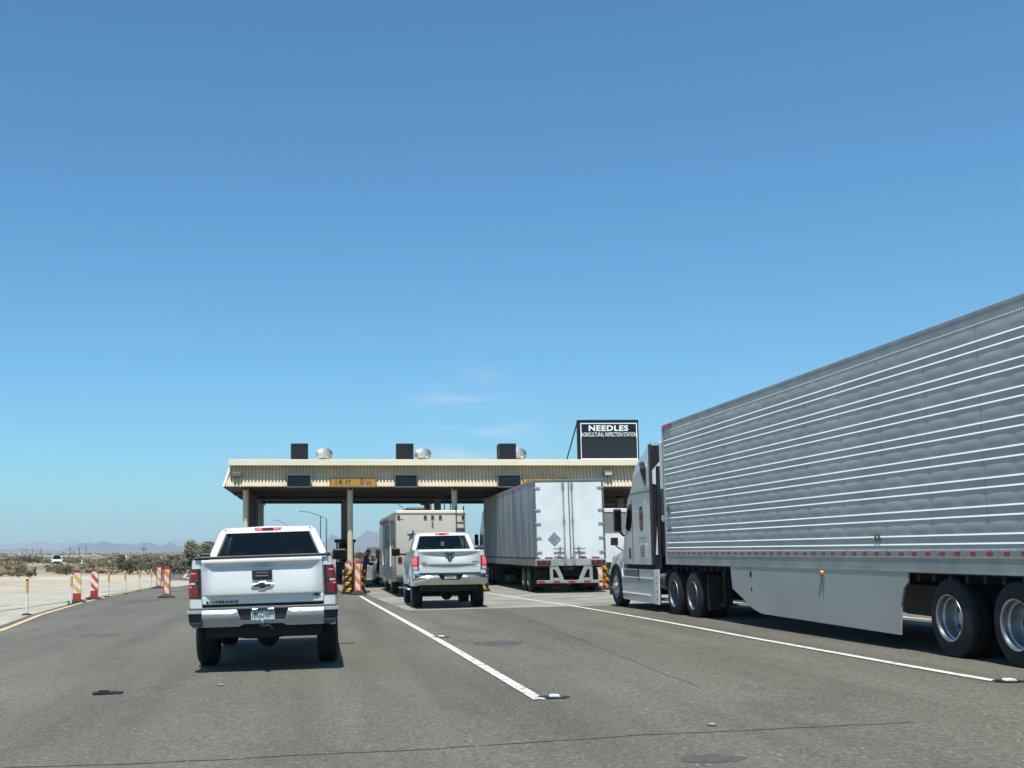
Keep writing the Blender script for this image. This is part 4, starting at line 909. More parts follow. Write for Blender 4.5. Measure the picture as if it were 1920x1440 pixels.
p1 = dict(zt=1.505, zb=.905, hw=1.0, tail=.812, zlow=.59, r=.425, roof=1.985, cab=1.95, paint='white', lamp=(.995, 1.39), led=False, flare=.012, crease=(1.453, 1.03, .055, .048), band=(.062, .06), handle=(1.222, 1.357, .135),
          emb=(1.08, 1.205), bump=(.838, .612), bx=1.015, chromebumper=False, plate='plate', badges=badge1, platetext=platetext1, cabw=(.90, .70), win=(.80, .645), glassm='glass', mirror=(1.12, 1.43, 1.61, .24), cover=True)
pickup('near white pickup with lettered tailgate and black bed cover', (-.735, 15.6, -1.58+EYE), (0, -.034, 0), p1)
p2 = dict(zt=1.653, zb=1.03, hw=1.0, tail=.835, zlow=.68, r=.44, roof=2.17, cab=1.95, paint='white', lamp=(1.125, 1.498), led=True, flare=.06, crease=(1.60, 1.27, .070, .036), band=(.095, .05), handle=(1.545, 1.60, .125),
          emb=(1.36, 1.52), bump=(.985, .72), bx=1.01, chromebumper=True, plate='sticker', badges=badge2, platetext=platetext2, cabw=(.91, .735), win=(.80, .665), glassm='glass2', mirror=(1.28, 1.50, 1.74, .26), cover=False)
pk2 = pickup('farther white pickup with chrome bumper and lit brake lights', (3.57, 31.7, -1.586+EYE), (0, -.018, -.018), p2)
b = MB(); b.box(-.05, .05, 2.12, 2.121, 1.78, 1.90); b.build('window_sticker', 'sticker', pk2)

# ---- semi trailer with quilted side panels (nearest lane)
def solid_wheels(t, xs_, ys_, r, rimmat, dz=(0, 0)):
    for y in ys_:
        for sx, q in ((-1, dz[0]), (1, dz[1])):
            wheel(t, sx*(xs_), y, r, .27, sx, 'dish', rimmat=rimmat, z=r+q)
            wheel(t, sx*(xs_-.33), y, r, .27, sx, 'alloy', rimmat='rimdull', z=r+q)
TX, TYR, TYF = 1.295, 9.85, 26.0
tl0 = Vector((7.88-.0046*TYR+TX, TYR, .19))
tr = thing('semi_trailer', 'long grey refrigerated semi trailer with quilted panels and bright ribs', 'trailer', tl0, (0, 0, .0046))
LT = TYF-TYR; ZF, ZTOP = 1.05, 4.16
zrib = [EYE-.19+(1034-y)/168.9 for y in (611, 629.5, 666.4, 684, 721.5, 739.4, 776.4, 794.9, 831.1, 850.2, 887, 905.6, 942.4, 961, 997.5, 1016)]
pw = .6096
def side_h(y, z):
    """outward bulge of the quilted sheet at (y, z)"""
    u = ((y-.05) % pw)/pw
    for k in range(0, 16, 2):
        hi = (zrib[k-1] if k else zrib[0]+.22); lo = zrib[k]
        if lo < z < hi:
            v = (z-lo)/(hi-lo); w_ = abs(2*u-1)
            return .0072*(1-w_**3.6)*sm(0, .42, v)*sm(.86-.12*w_**3, .50, v)*(.9+.3*noise.noise(Vector((math.floor((y-.05)/pw)*3.7, k*1.9, 0))))
    if z < zrib[15]: return .003*sm(1.0, .6, abs(2*u-1))*math.sin(math.pi*min(max((z-(zrib[15]-.2))/.2, 0), 1))
    return 0
zlev = []
for k in range(16):
    nxt = zrib[k-1] if k else zrib[0]+.24
zall = sorted(set([ZF+.20, ZTOP-.02]+[z for k in range(0, 16, 2) for z in frange(zrib[k], zrib[k-1] if k else zrib[0]+.22, 13)]+[zrib[k] for k in range(16)]+frange(ZF+.2, zrib[15], 6)))
for sx in (-1, 1):
    b = MB(); nu = int(LT/pw*12) if sx < 0 else 40
    yv = frange(0, LT, nu)
    vs = [(sx*(TX-.012+(side_h(y, z) if sx < 0 else 0)), y, z) for z in zall for y in yv]; n_ = nu+1
    b.add(vs, [(j*n_+i, j*n_+i+1, (j+1)*n_+i+1, (j+1)*n_+i) for j in range(len(zall)-1) for i in range(nu)])
    b.build('side_panel', 'alu', tr, smooth='open')
    b = MB()
    for z in zrib:
        b.poly([(sx*(TX-.014), z-.012), (sx*(TX-.0035), z-.011), (sx*(TX-.0035), z-.009), (sx*(TX-.0115), z+.010), (sx*(TX-.014), z+.011)], 'Y', .02, LT-.06)
    b.build('rub_rib', 'rib', tr)
    b = MB()
    for k in range(1, 13):
        y = .05+2*pw*k; b.box(sx*(TX-.013), sx*(TX-.0105), y-.007, y+.007, ZF+.22, ZTOP-.12)
    b.build('panel_seam', 'rail', tr)
    b = MB(); b.box(sx*(TX-.03), sx*TX, 0, LT, ZF+.0, ZF+.185); b.box(sx*(TX-.03), sx*(TX+.006), 0, LT, ZF+.185, ZF+.20); b.box(sx*(TX-.03), sx*(TX+.012), 0, LT, ZF-.0, ZF+.025)
    b.build('bottom_rail', 'rail', tr)
    b = MB(); b.box(sx*(TX-.05), sx*(TX-.010), 0, LT, ZTOP-.17, ZTOP+.0); b.box(sx*(TX-.05), sx*(TX-.006), 0, LT, ZTOP-.03, ZTOP+.02); b.build('top_rail', 'rail', tr, bevel=.006)
    b = MB()
    if sx < 0:
        for y in frange(.05, LT-.05, 300): 
            for z in (ZTOP-.145, ZF+.295): b.box(sx*(TX-.011), sx*(TX-.004), y-.008, y+.008, z-.008, z+.008)
        b.build('rivet', 'rib', tr)
        b = MB()
        for i in range(47):
            y = .25+i*.34
            if y > LT-.2: break
            b.m = 0; b.box(sx*TX, sx*(TX+.004), y, y+.11, ZF+.215, ZF+.268); b.m = 1; b.box(sx*TX, sx*(TX+.004), y+.17, y+.29, ZF+.215, ZF+.268)
        b.build('tape_stripe', ['conspr', 'constape'], tr)
b = MB(); b.box(-TX+.03, TX-.03, .03, LT-.01, ZTOP-.03, ZTOP+.015); b.build('roof', 'rail', tr)
b = MB(); b.box(-TX+.03, TX-.03, LT-.04, LT, ZF, ZTOP-.03); b.build('front_wall', 'trwhite', tr)
b = MB(); b.box(-TX+.02, TX-.02, 0, .05, ZF+.1, ZTOP-.05); b.build('rear_door', 'trwhite', tr)
for sx in (-1, 1): b = MB(); b.box(sx*(TX-.03), sx*(TX+.01), LT-.08, LT+.02, ZF, ZTOP+.01); b.build('corner_post', 'rail', tr, bevel=.01)
b = MB(); b.box(-TX+.05, TX-.05, .1, LT-.1, ZF-.02, ZF+.12); b.box(-.5, -.4, .3, 8, ZF-.2, ZF); b.box(.4, .5, .3, 8, ZF-.2, ZF)
for y in frange(.5, LT-.5, 40): b.box(-TX+.05, TX-.05, y-.03, y+.03, ZF-.11, ZF-.02)
for y in (3.31, 4.69): b.tube([(-1.0, y, .5), (1.0, y, .5)], .07, 10)
b.box(-.6, .6, 2.2, 5.2, .62, ZF-.1); b.build('underframe', 'under', tr)
b = MB()
for x in (-.95, .95): b.box(x-.07, x+.07, LT-2.9, LT-2.75, .30, ZF); b.box(x-.13, x+.13, LT-3.0, LT-2.65, .26, .30)
b.box(-.95, .95, LT-2.85, LT-2.8, .7, .76); b.build('landing_gear', 'black', tr)
sk = [(22.0, 1.06), (21.93, .64), (20.9, .30), (20.55, .24), (15.72, .21), (15.66, .59), (15.56, .84), (15.44, .92), (15.43, 1.06)]
for sx in (-1, 1):
    b = MB(); b.poly([(y-TYR, z) for y, z in sk], 'X', sx*(TX+.006), sx*(TX-.02)); s_ = b.build('side_skirt', 'skirt', tr)
    if sx < 0:
        b = MB()
        for y, z, rr in ((20.99, .92, .055), (20.97, .65, .035)): b.add([(-TX-.008, y-TYR+rr*math.cos(a), z+rr*1.1*math.sin(a)) for a in [2*math.pi*k/16 for k in range(16)]], [tuple(range(16))])
        b.build('access_hole', 'under', s_)
        b = MB(); b.lathe([(0, .055), (.03, .045), (.04, .0)], (-TX-.006, 18.03-TYR, ZF-.06), 'X', 14, -1); b.build('marker_light', 'amber', tr, smooth=True)
        b = MB(); b.add([(-TX-.008, 18.07-TYR, .93), (-TX-.008, 17.95-TYR, .93), (-TX-.008, 18.02-TYR, .55)], [(0, 1, 2)]); b.build('rust_streak', 'dirt', s_)
b = MB(); b.box(-TX-.012, -TX+.0, LT-.62, LT-.05, ZTOP-.10, ZTOP-.005); b.build('corner_emblem', 'conspr', tr)
b = MB()
for k, (y, z) in enumerate(((LT-.42, 1.78), (LT-.33, 1.78), (LT-.24, 1.78), (6.4, 1.46), (6.3, 1.46))): b.box(-TX+.004, -TX+.0, y, y+.06, z, z+.10)
b.build('stencil_mark', 'seamgrey', tr)
b = MB()
for k in range(2): b.tube([(-TX-.0, LT-.40+k*.12, 2.16), (-TX-.02, LT-.36+k*.12, 2.25), (-TX-.02, LT-.38+k*.12, 2.32), (-TX, LT-.34+k*.12, 2.4)], .012, 6)
b.build('hose_hook', 'black', tr)
solid_wheels(tr, TX-.165, (13.16-TYR, 14.54-TYR), .50, 'rim', (.0, .06))
b = MB(); b.box(-1.275, 1.275, LT+.021, LT+.40, 2.0, 3.85); cu_ = b.build('refrigeration_unit', 'trwhite', tr, bevel=.06, seg=3)
b = MB(); b.box(-1.283, -1.27, LT+.12, LT+.33, 2.15, 2.75); b.box(-.7, .7, LT+.42, LT+.43, 2.2, 3.0); b.build('vent_panel', 'black', cu_)

# ---- tractor
def tractor(label, loc, rot, paint, copycat=None):
    t = thing('semi_tractor', label, 'semi truck', loc, rot); HW = 1.22
    def bullet(z0, z1, yf, hwf, n=26, exp=.42, rows=10):
        rings = []
        for j in range(rows+1):
            z = z0+(z1-z0)*j/rows; hw, y = hwf(z), yf(z); ring = [(-hw, 0, z)]
            for k in range(n+1):
                a = math.pi*k/n; cx_, sy = math.cos(a), math.sin(a); ring.append((-hw*math.copysign(abs(cx_)**exp, cx_), y*(.62+.38*abs(sy)**exp), z))
            ring.append((hw, 0, z)); rings.append([Vector(p) for p in ring])
        return rings
    FH = lambda z: HW-.01-.05*sm(3.4, 4.0, z)
    fy = [(2.84, 1.97), (2.98, 1.78), (3.17, 1.62), (3.36, 1.45), (3.55, 1.16), (3.71, .79), (3.84, .32), (3.98, .06)]
    b = MB(); b.loft(bullet(2.84, 3.97, lambda z: lerp_pts(fy, z)+.25, FH), caps=True); b.build('roof_fairing', paint, t, smooth=True)
    cy_ = [(1.11, 2.74), (1.56, 2.71), (1.93, 2.55), (2.64, 2.21), (2.84, 1.97)]
    b = MB(); b.loft(bullet(1.11, 2.835, lambda z: lerp_pts(cy_, z)+.12, lambda z: HW, exp=.30), caps=True); b.build('cab', paint, t, smooth=True)
    b = MB()
    for sx in (-1, 1): b.box(sx*HW-.004, sx*HW+.004, .0, 1.9, 2.828, 2.846)
    b.build('seam', 'black', t)
    # hood with fenders
    hs = [(2.55, 1.12, 1.60), (3.02, 1.06, 1.49), (3.57, .98, 1.34), (3.95, .88, 1.18), (4.22, .74, .98), (4.3, .66, .85)]
    rings = []
    for y, hw, zt in hs:
        rings.append([Vector((hw*math.copysign(abs(math.cos(a))**.5, math.cos(a)), y, .62+(zt-.62)*math.sin(a)**.45)) for a in frange(0, math.pi, 18)])
    b = MB(); b.loft(rings, caps=False, closed=False); b.add(rings[-1], [tuple(range(19))]); b.build('hood', paint, t, smooth='open')
    b = MB(); b.box(-.55, .55, 4.2, 4.34, .55, 1.0); b.build('grille', 'black', t, bevel=.04)
    for sx in (-1, 1):
        fp = [(2.62, .98), (2.71, 1.50), (3.02, 1.44), (3.57, 1.31), (3.85, 1.14), (4.05, .92), (4.3, .75), (4.32, .45), (3.98, .45)]
        fp += [(3.39+.60*math.cos(a), .52+.56*math.sin(a)) for a in frange(0, math.pi, 14)]+[(2.79, .5), (2.62, .5)]
        b = MB(); b.poly(fp, 'X', 0, 1, [('Y', frange(2.8, 4.2, 10)), ('Z', frange(.6, 1.4, 6))], lambda v: (sx*((1.19-.02*sm(3.9, 4.35, v.y)*4-.10*sm(1.05, 1.5, v.z)) if v.x > .5 else .80), v.y, v.z)); b.build('fender', paint, t, smooth=True)
        b = MB(); b.tube([(sx*1.17, 3.39+.60*math.cos(a), .52+.57*math.sin(a)) for a in frange(0, math.pi, 16)], .035, 6); b.build('fender_lip', 'black', t, smooth=True)
        b = MB(); b.box(sx*1.0-.16, sx*1.0+.16, 4.1, 4.3, .78, .95); b.build('headlight', 'clear', t, bevel=.05)
        # windows, hatch, louvre, handle stand proud of the cab side
        x = sx*(HW+.004)
        def skin_x(y, z):
            Y, w_, ex = (lerp_pts(fy, z)+.25, FH(z), .42) if z > 2.84 else (lerp_pts(cy_, z)+.12, HW, .30)
            q = (y/Y-.62)/.38
            return w_ if q <= 0 else w_*abs(math.cos(math.asin(min(.999, q**(1/ex)))))**ex
        def patch(name, pts, m, off=0, bev=0, par=t):
            b = MB(); b.poly(pts, 'X', 1, 0, [('Y', frange(.2, 2.2, 12)), ('Z', frange(1.2, 3.6, 12))], lambda v: (sx*(skin_x(v.y, v.z)+(.004+off if v.x > .5 else -.02)), v.y, v.z)); return b.build(name, m, par, bevel=bev)
        patch('side_window', [(1.62, 2.60), (1.98, 2.55), (2.22, 2.02), (2.08, 1.95), (1.86, 1.93), (1.70, 2.03), (1.62, 2.25)], 'dglass', .004)
        def rounded(y0, y1, z0, z1, r=.07):
            return [(cy+r*math.cos(a), cz+r*math.sin(a)) for cy, cz, a0 in ((y1-r, z1-r, 0), (y0+r, z1-r, 90), (y0+r, z0+r, 180), (y1-r, z0+r, 270)) for a in [R(a0+d) for d in (0, 30, 60, 90)]]
        h_ = patch('hatch', rounded(.42, 1.05, 1.73, 2.63, .06), 'silver' if paint == 'truckpaint' else paint, .006); patch('hatch_panel', rounded(.46, 1.01, 1.76, 2.60, .06), paint, .009, 0, h_)
        patch('sleeper_window', rounded(.60, .90, 1.91, 2.50, .1), 'dglass', .013)
        patch('upper_window', [(.31, 3.02), (.31, 3.40), (.40, 3.52), (.60, 3.56), (.84, 3.54), (.74, 3.34), (.56, 3.12), (.40, 2.97)], 'dglass', .006)
        patch('upper_window_trim', [(.27, 2.95), (.27, 3.42), (.38, 3.56), (.60, 3.60), (.91, 3.58), (.79, 3.33), (.60, 3.09), (.40, 2.90)], 'silver', .002)
        v_ = patch('baggage_door', rounded(.40, 1.0, 1.21, 1.61, .05), paint, .008)
        b = MB()
        for k in range(6): b.box(x+sx*.009, x+sx*.013, .55, .88, 1.29+k*.048, 1.315+k*.048)
        b.build('louvre', 'seamgrey', v_)
        patch('door_handle', [(1.80, 1.24), (1.88, 1.25), (1.89, 1.50), (1.83, 1.52)], 'black', .02, .005)
        b = MB(); b.box(x-.003, x+.003, 1.585, 1.6, 1.15, 2.7); b.box(x-.003, x+.003, 2.5, 2.515, 1.15, 1.6); b.build('door_gap', 'black', t)
        # lower fairing with step and vertical extender
        b = MB(); b.poly([(2.86, 1.0), (-.08, 1.0), (-.08, .215), (2.70, .225), (2.77, .55)], 'X', sx*1.20, sx*1.05); sk_ = b.build('side_fairing', paint, t, bevel=.015)
        b = MB(); b.box(sx*1.195, sx*1.212, .1, 2.7, .78, .80); b.box(sx*1.195, sx*1.225, .3, 2.7, .385, .405); b.build('trim_line', 'rib', sk_)
        b = MB(); b.box(sx*1.195, sx*1.204, 1.3, 2.55, .81, .97); b.build('step_recess', 'seamgrey', sk_)
        b = MB(); b.box(sx*1.196, sx*1.206, 1.18, 1.30, .72, .99); b.build('latch', 'black', sk_)
        b = MB(); b.poly([(2.72, .99), (2.84, .99), (2.74, .74), (2.64, .74)], 'X', sx*1.195, sx*1.21); b.build('step_edge', 'rib', sk_)
        b = MB(); b.poly([(-.09, 1.0), (-.46, 1.01), (-.44, .21), (-.09, .21)], 'X', sx*1.215, sx*1.19); e_ = b.build('fairing_extender', 'trwhite', t, bevel=.004)
        b = MB()
        for z in (.33, .5, .7, .82): b.add([(sx*1.218, -.27+.03*math.cos(a), z+.022*math.sin(a)) for a in frange(0, 2*math.pi, 10)[:-1]], [tuple(range(10))])
        b.build('bolt_hole', 'black', e_)
        b = MB(); b.box(sx*1.20-.0, sx*1.225, -.16, .03, 1.11, 3.92); b.build('cab_extender', 'black', t)
        b = MB(); b.box(sx*1.36-.10, sx*1.36+.10, 2.40, 2.50, 1.92, 2.50)
        m_ = b.build('side_mirror', 'black', t, bevel=.04, seg=3)
        b = MB(); b.box(sx*1.36-.07, sx*1.36+.07, 2.392, 2.398, 2.05, 2.44); b.box(sx*1.36-.07, sx*1.36+.07, 2.39, 2.398, 1.96, 2.03); b.build('mirror_glass', 'dglass', m_)
        b = MB(); b.tube([(sx*1.34, 2.45, 1.98), (sx*1.26, 2.45, 1.86), (sx*1.12, 2.46, 1.78)], .03, 8); b.build('arm', 'black', m_, smooth=True)
        b = MB(); b.tube([(sx*1.0, 3.1, 1.40), (sx*1.20, 3.2, 1.55), (sx*1.24, 3.22, 1.60)], .02, 6); b.box(sx*1.24-.10, sx*1.24+.08, 3.2, 3.28, 1.58, 1.78); b.build('hood_mirror', 'black', t, bevel=.02)
        wheel(t, sx*1.05, 3.39, .515, .29, sx, 'hub', z=.515)
        for y in (-1.52, -2.78):
            wheel(t, sx*1.07, y, .505, .27, sx, 'dish', rimmat='rimdull', z=.505); wheel(t, sx*.74, y, .505, .27, sx, 'alloy', rimmat='rimdull', z=.505)
        b = MB(); b.box(sx*1.12, sx*.72, -.85, -.12, .3, .36); b.tube([(sx*.9, -.15, .75), (sx*.9, -.62, .75)], .24, 18); b.build('fuel_tank', 'satin', t, smooth=True)
    b = MB(); b.poly([(-1.18, 4.15), (-1.0, 4.42), (-.6, 4.52), (.6, 4.52), (1.0, 4.42), (1.18, 4.15), (1.18, 3.98), (-1.18, 3.98)], 'Z', .28, .72); b.build('front_bumper', 'black', t, bevel=.03)
    ws = [(-1, 2.74, 1.62), (-.5, 2.80, 1.62), (0, 2.82, 1.62), (.5, 2.8, 1.62), (1, 2.74, 1.62)]; wt = [(-.98, 2.26, 2.62), (-.5, 2.32, 2.62), (0, 2.34, 2.62), (.5, 2.32, 2.62), (.98, 2.26, 2.62)]
    b = MB(); b.loft([[Vector((x, y+.07, z)) for x, y, z in ws], [Vector((x, y+.07, z)) for x, y, z in wt]], closed=False); b.build('windshield', 'dglass', t)
    b = MB(); b.poly([(-1.1, 2.2), (-.6, 2.46), (.6, 2.46), (1.1, 2.2), (1.08, 2.12), (-1.08, 2.12)], 'Z', 2.66, 2.80); b.build('sun_visor', paint, t, bevel=.02)
    b = MB(); b.box(-.45, -.35, -3.6, 4.0, .62, .9); b.box(.35, .45, -3.6, 4.0, .62, .9); b.box(-1.1, 1.1, -.05, 2.7, .95, 1.11); b.box(-.5, .5, -2.9, -1.4, .9, 1.02)
    for y in (-1.52, -2.78): b.tube([(-.9, y, .505), (.9, y, .505)], .09, 10)
    b.build('chassis', 'under', t, smooth=True)
    for sx in (-1, 1): b = MB(); b.box(sx*.95-.22, sx*.95+.22, -3.62, -3.6, .25, .95); b.build('mud_flap', 'black', t)
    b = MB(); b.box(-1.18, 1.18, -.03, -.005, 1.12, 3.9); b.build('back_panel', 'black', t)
    b = MB(); b.poly([(-1.17, 3.0), (-.9, 2.92), (-.9, 3.62), (-1.17, 3.3)], 'Y', -.05, -.035); b.poly([(-1.14, 1.35), (-.95, 1.3), (-.9, 2.4), (-1.06, 2.35)], 'Y', -.05, -.035); b.build('painted_sun_patch', 'trwhite', t)  # white pieces stand in for sunlight and reflection on the cab back
    b = MB(); b.tube([(-1.05, -.12, 1.0), (-1.05, -.15, 3.4)], .06, 8); b.tube([(-.95, -.1, 2.6), (-1.08, -.45, 2.3), (-1.02, -.4, 1.5), (-.9, -.2, 1.15)], .035, 8); b.tube([(-.75, -.12, 1.0), (-.75, -.15, 3.1)], .05, 8); b.tube([(-.55, -.1, 2.6), (-.6, -.45, 2.2), (-.55, -.4, 1.4), (-.4, -.2, 1.15)], .03, 8); b.tube([(-.3, -.1, 2.5), (-.5, -.5, 2.0), (-.3, -.4, 1.3)], .03, 8); b.build('air_hose', 'black', t, smooth=True)
    return t
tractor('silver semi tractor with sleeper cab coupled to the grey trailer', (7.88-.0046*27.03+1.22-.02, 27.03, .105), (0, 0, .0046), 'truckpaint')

# ---- box trailer ahead in the same lane
W2, L2 = 1.295, 16.0; RZ = gz(9.3, 42.8)
t2 = thing('box_trailer', 'white door box trailer with dirty aluminium side and grey diamond placard', 'trailer', (9.27, 42.8, RZ), (0, -.012, -.026))
b = MB(); b.box(-W2, -W2+.03, .05, L2, 1.0, 4.18); b.box(W2-.03, W2, .05, L2, 1.0, 4.18); b.box(-W2+.03, W2-.03, .05, L2, 4.14, 4.18); b.box(-W2+.03, W2-.03, L2-.04, L2, 1.0, 4.14); b.build('body', 'traldirty', t2)
b = MB(); b.box(-W2-.012, -W2, .05, L2, 1.0, 1.24); b.box(W2, W2+.012, .05, L2, 1.0, 1.24); b.box(-W2-.01, -W2, .05, L2, 4.08, 4.19); b.box(W2, W2+.01, .05, L2, 4.08, 4.19); b.build('rail', 'rail', t2)
b = MB()
for y in frange(.2, L2-.2, 70): b.box(-W2-.016, -W2, y-.05, y+.05, 1.26, 1.31)
b.build('lashing_strip', 'black', t2)
b = MB(); b.box(-W2, -W2+.07, -.01, .12, 1.0, 4.16); b.box(W2-.07, W2, -.01, .12, 1.0, 4.16); b.box(-W2, W2, -.01, .12, 4.09, 4.17); b.build('door_frame', 'seamgrey', t2, bevel=.008)
b = MB(); b.box(-W2, W2, -.02, .12, 1.0, 1.24); b.build('rear_sill', 'rail', t2, bevel=.01)
for sx, nm in ((-1, 'rear_door'), (1, 'rear_door')):
    b = MB(); b.box(min(sx*.012, sx*(W2-.075)), max(sx*.012, sx*(W2-.075)), .0, .05, 1.25, 4.085); d = b.build(nm, 'trwhite', t2, bevel=.006)
    for z in (3.87, 3.05, 2.55, 2.03, 1.5): b = MB(); b.box(min(sx*(W2-.24), sx*(W2-.02)), max(sx*(W2-.24), sx*(W2-.02)), -.03, .0, z-.034, z+.034); b.build('hinge', 'satin', d, bevel=.006)
    xr = sx*.16-.05
    b = MB(); b.tube([(xr, -.045, 1.12), (xr, -.045, 4.07)], .026, 10); b.box(xr-.05, xr+.05, -.07, -.02, 3.92, 4.05); b.box(xr-.05, xr+.05, -.07, -.02, 1.06, 1.4); b.box(xr-.04, xr+.04, -.06, -.01, 2.62, 2.72); b.build('lock_rod', 'satin', d, smooth=True)
    b = MB(); b.box(min(xr, xr+sx*.42), max(xr, xr+sx*.42), -.075, -.05, 1.60, 1.635); b.tube([(xr+sx*.18, -.06, 1.7), (xr+sx*.18, -.06, 1.45)], .025, 6); b.tube([(xr+sx*.18, -.06, 1.55), (xr+sx*.3, -.06, 1.45), (xr+sx*.42, -.06, 1.46)], .02, 6); b.build('lock_handle', 'seamgrey', d)
b = MB(); b.box(-.02, .02, -.014, .0, 1.25, 4.08); b.build('door_seal', 'seamgrey', t2)
b = MB(); z0 = 1.99; x0 = -.58; b.poly([(x0-.235, z0), (x0, z0-.25), (x0+.235, z0), (x0, z0+.25)], 'Y', -.02, .002); b.build('placard_holder', 'satin', t2)
b = MB()
for x0, x1 in ((-1.24, -1.13), (-.95, -.66), (-.5, -.24), (-.03, .06), (.3, .58), (.77, 1.05)): b.box(x0, x1, -.006, .0, 1.27, 1.32)
b.build('tape_stripe', 'conspr', t2)
for sx in (-1, 1):
    b = MB(); b.box(min(sx*.74, sx*1.26), max(sx*.74, sx*1.26), -.04, -.018, 1.02, 1.20); l_ = b.build('tail_light', 'black', t2, bevel=.01)
    b = MB()
    for q in (.88, 1.12): b.lathe([(0, .075), (-.012, .07), (-.02, .0)], (sx*q, -.04, 1.11), 'Y', 16)
    b.build('lens', 'red', l_, smooth=True)
ub = MB(); ub.box(-W2+.03, W2-.03, -.02, .09, .36, .47); u_ = ub.build('underride_bar', 'rail', t2, bevel=.006)
b = MB()
for k, x in enumerate(frange(-1.24, 1.0, 8)): b.m = k % 2; b.box(x, x+.26, -.026, -.018, .375, .455)
b.build('tape_stripe', ['conspr', 'constape'], u_)
for sx in (-1, 1):
    x = sx*.62; b = MB()
    b.poly([(x+sx*.16, 1.0), (x+sx*.16, .47), (x+sx*.05, .47), (x+sx*.05, 1.0)], 'Y', 0, .08); b.poly([(x+sx*.05, 1.0), (x-sx*.14, 1.0), (x-sx*.36, .47), (x-sx*.22, .47), (x-sx*.02, .88), (x+sx*.05, .88)], 'Y', 0, .08); b.poly([(x+sx*.05, .56), (x-sx*.2, .56), (x-sx*.24, .475), (x+sx*.05, .475)], 'Y', .005, .075)
    b.build('underride_post', 'rail', u_)
b = MB(); b.box(-.28, .12, .02, .06, .86, 1.0); b.box(-W2+.1, W2-.1, .3, L2, .93, 1.0); b.box(-.6, .6, 1.2, 5.5, .6, .93)
for y in (2.0, 3.3): b.tube([(-1, y, .5), (1, y, .5)], .07, 8)
for x in (-.9, .9): b.box(x-.08, x+.08, L2-3, L2-2.8, .3, .95); b.box(x-.3, x+.3, 1.1, 1.12, .2, .85)
b.build('underframe', 'under', t2)
solid_wheels(t2, W2-.16, (2.0, 3.3), .5, 'rimdull')
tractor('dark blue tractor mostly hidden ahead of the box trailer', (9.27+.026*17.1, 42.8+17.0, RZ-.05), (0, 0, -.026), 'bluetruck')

# ---- motorhome
rv = thing('motorhome', 'cream motorhome with a black star and a rear ladder', 'motorhome', (3.98, 41.5, gz(4, 42)), (0, 0, .004)); RL, RW = 11.0, 1.25
zt, zb = 3.06, .50; rp = [(0, 1.02), (.0, zt-.10), (.06, zt), (RL-1.2, zt), (RL-.5, zt-.12), (RL-.1, zt-.5), (RL, 1.2), (RL-.1, .45), (7.8, .45), (7.7, .8), (7.3, .95), (6.9, .8), (6.8, .42), (4.0, .42), (3.9, .8), (3.5, .95), (3.1, .8), (3.0, .45), (1.2, .52), (.03, .78)]
b = MB(); b.poly(rp, 'X', -RW, RW); b.build('body', 'rv', rv, bevel=.05, seg=3)
for sx in (-1, 1):
    x = sx*(RW+.004)
    b = MB(); b.poly([(.14, .96), (.14, zt-.2), (RL-1.2, zt-.2), (RL-.6, zt-.6), (RL-.5, 1.0)], 'X', x, x-sx*.02); b.build('side_graphic', 'rvside', rv)
    b = MB()
    for y0, y1 in ((.2, 1.3), (1.35, 2.9), (4.1, 5.4), (5.45, 6.7), (7.9, 9.5)): b.poly([(y0, .60), (y1, .58), (y1, .94), (y0, .94)], 'X', x+sx*.004, x-sx*.02)
    b.build('storage_door', 'rvlow', rv, bevel=.01)
    for y0, y1, z0, z1 in ((1.0, 1.75, 1.75, 2.65), (3.4, 4.6, 1.75, 2.6), (5.4, 6.4, 1.8, 2.6), (7.5, 8.3, 1.6, 2.6)):
        b = MB(); b.box(min(x, x+sx*.012), max(x, x+sx*.012), y0-.05, y1+.05, z0-.05, z1+.05); f = b.build('window_frame', 'black', rv); b = MB(); b.box(min(x+sx*.012, x+sx*.018), max(x+sx*.012, x+sx*.018), y0, y1, z0, z1); b.build('window', 'dglass', f)
    b = MB(); b.tube([(x+sx*.09, 1.9, zt-.22), (x+sx*.09, 7.4, zt-.22)], .10, 14); aw = b.build('awning', 'rvlow', rv, smooth=True)
    b = MB()
    for y in (2.3, 7.1): b.tube([(x+sx*.05, y, zt-.25), (x+sx*.05, y, 1.05)], .035, 8)
    b.build('arm', 'delw', aw)
    b = MB(); b.box(sx*1.34-.1, sx*1.34+.1, RL-.5, RL-.4, 1.35, 1.72); b.tube([(sx*1.34, RL-.45, 1.4), (sx*1.36, RL-.4, 1.2), (sx*1.2, RL-.3, 1.05)], .03, 6); b.build('side_mirror', 'black', rv, bevel=.03)
    for y in (3.5, 7.3): wheel(rv, sx*(RW-.16), y, .46, .27, sx, 'hub', z=.46, rimmat='satin')
b = MB(); b.box(-RW-.005, RW+.005, -.03, .12, zt-.10, zt+.02); b.build('roof_edge', 'creamcap', rv, bevel=.03)
b = MB(); q = [(math.sin(a)*r_, math.cos(a)*r_) for k in range(10) for a, r_ in [(2*math.pi*k/10, .24 if k % 2 == 0 else .095)]]; b.poly([(-.66+x*1.0+.10*z, 2.17+z*.95) for x, z in q], 'Y', -.006, .01); b.build('star', 'darktext', rv)
b = MB()
for x in (-1.16, -.20, .06, .34, 1.16): b.box(x-.055, x+.055, -.035, .0, zt-.28, zt-.16)
b.build('marker_light', 'red', rv, bevel=.01)
b = MB(); b.box(.03, .095, -.006, .0, zt-.62, zt-.38); b.box(-1.2, -.98, -.006, 0, zt-.32, zt-.295); b.build('decal', 'seamgrey', rv)
for sx in (-1, 1):
    b = MB(); b.box(sx*1.12-.08, sx*1.12+.08, -.03, .0, 1.20, 1.42); b.build('tail_light', 'red', rv, bevel=.015)
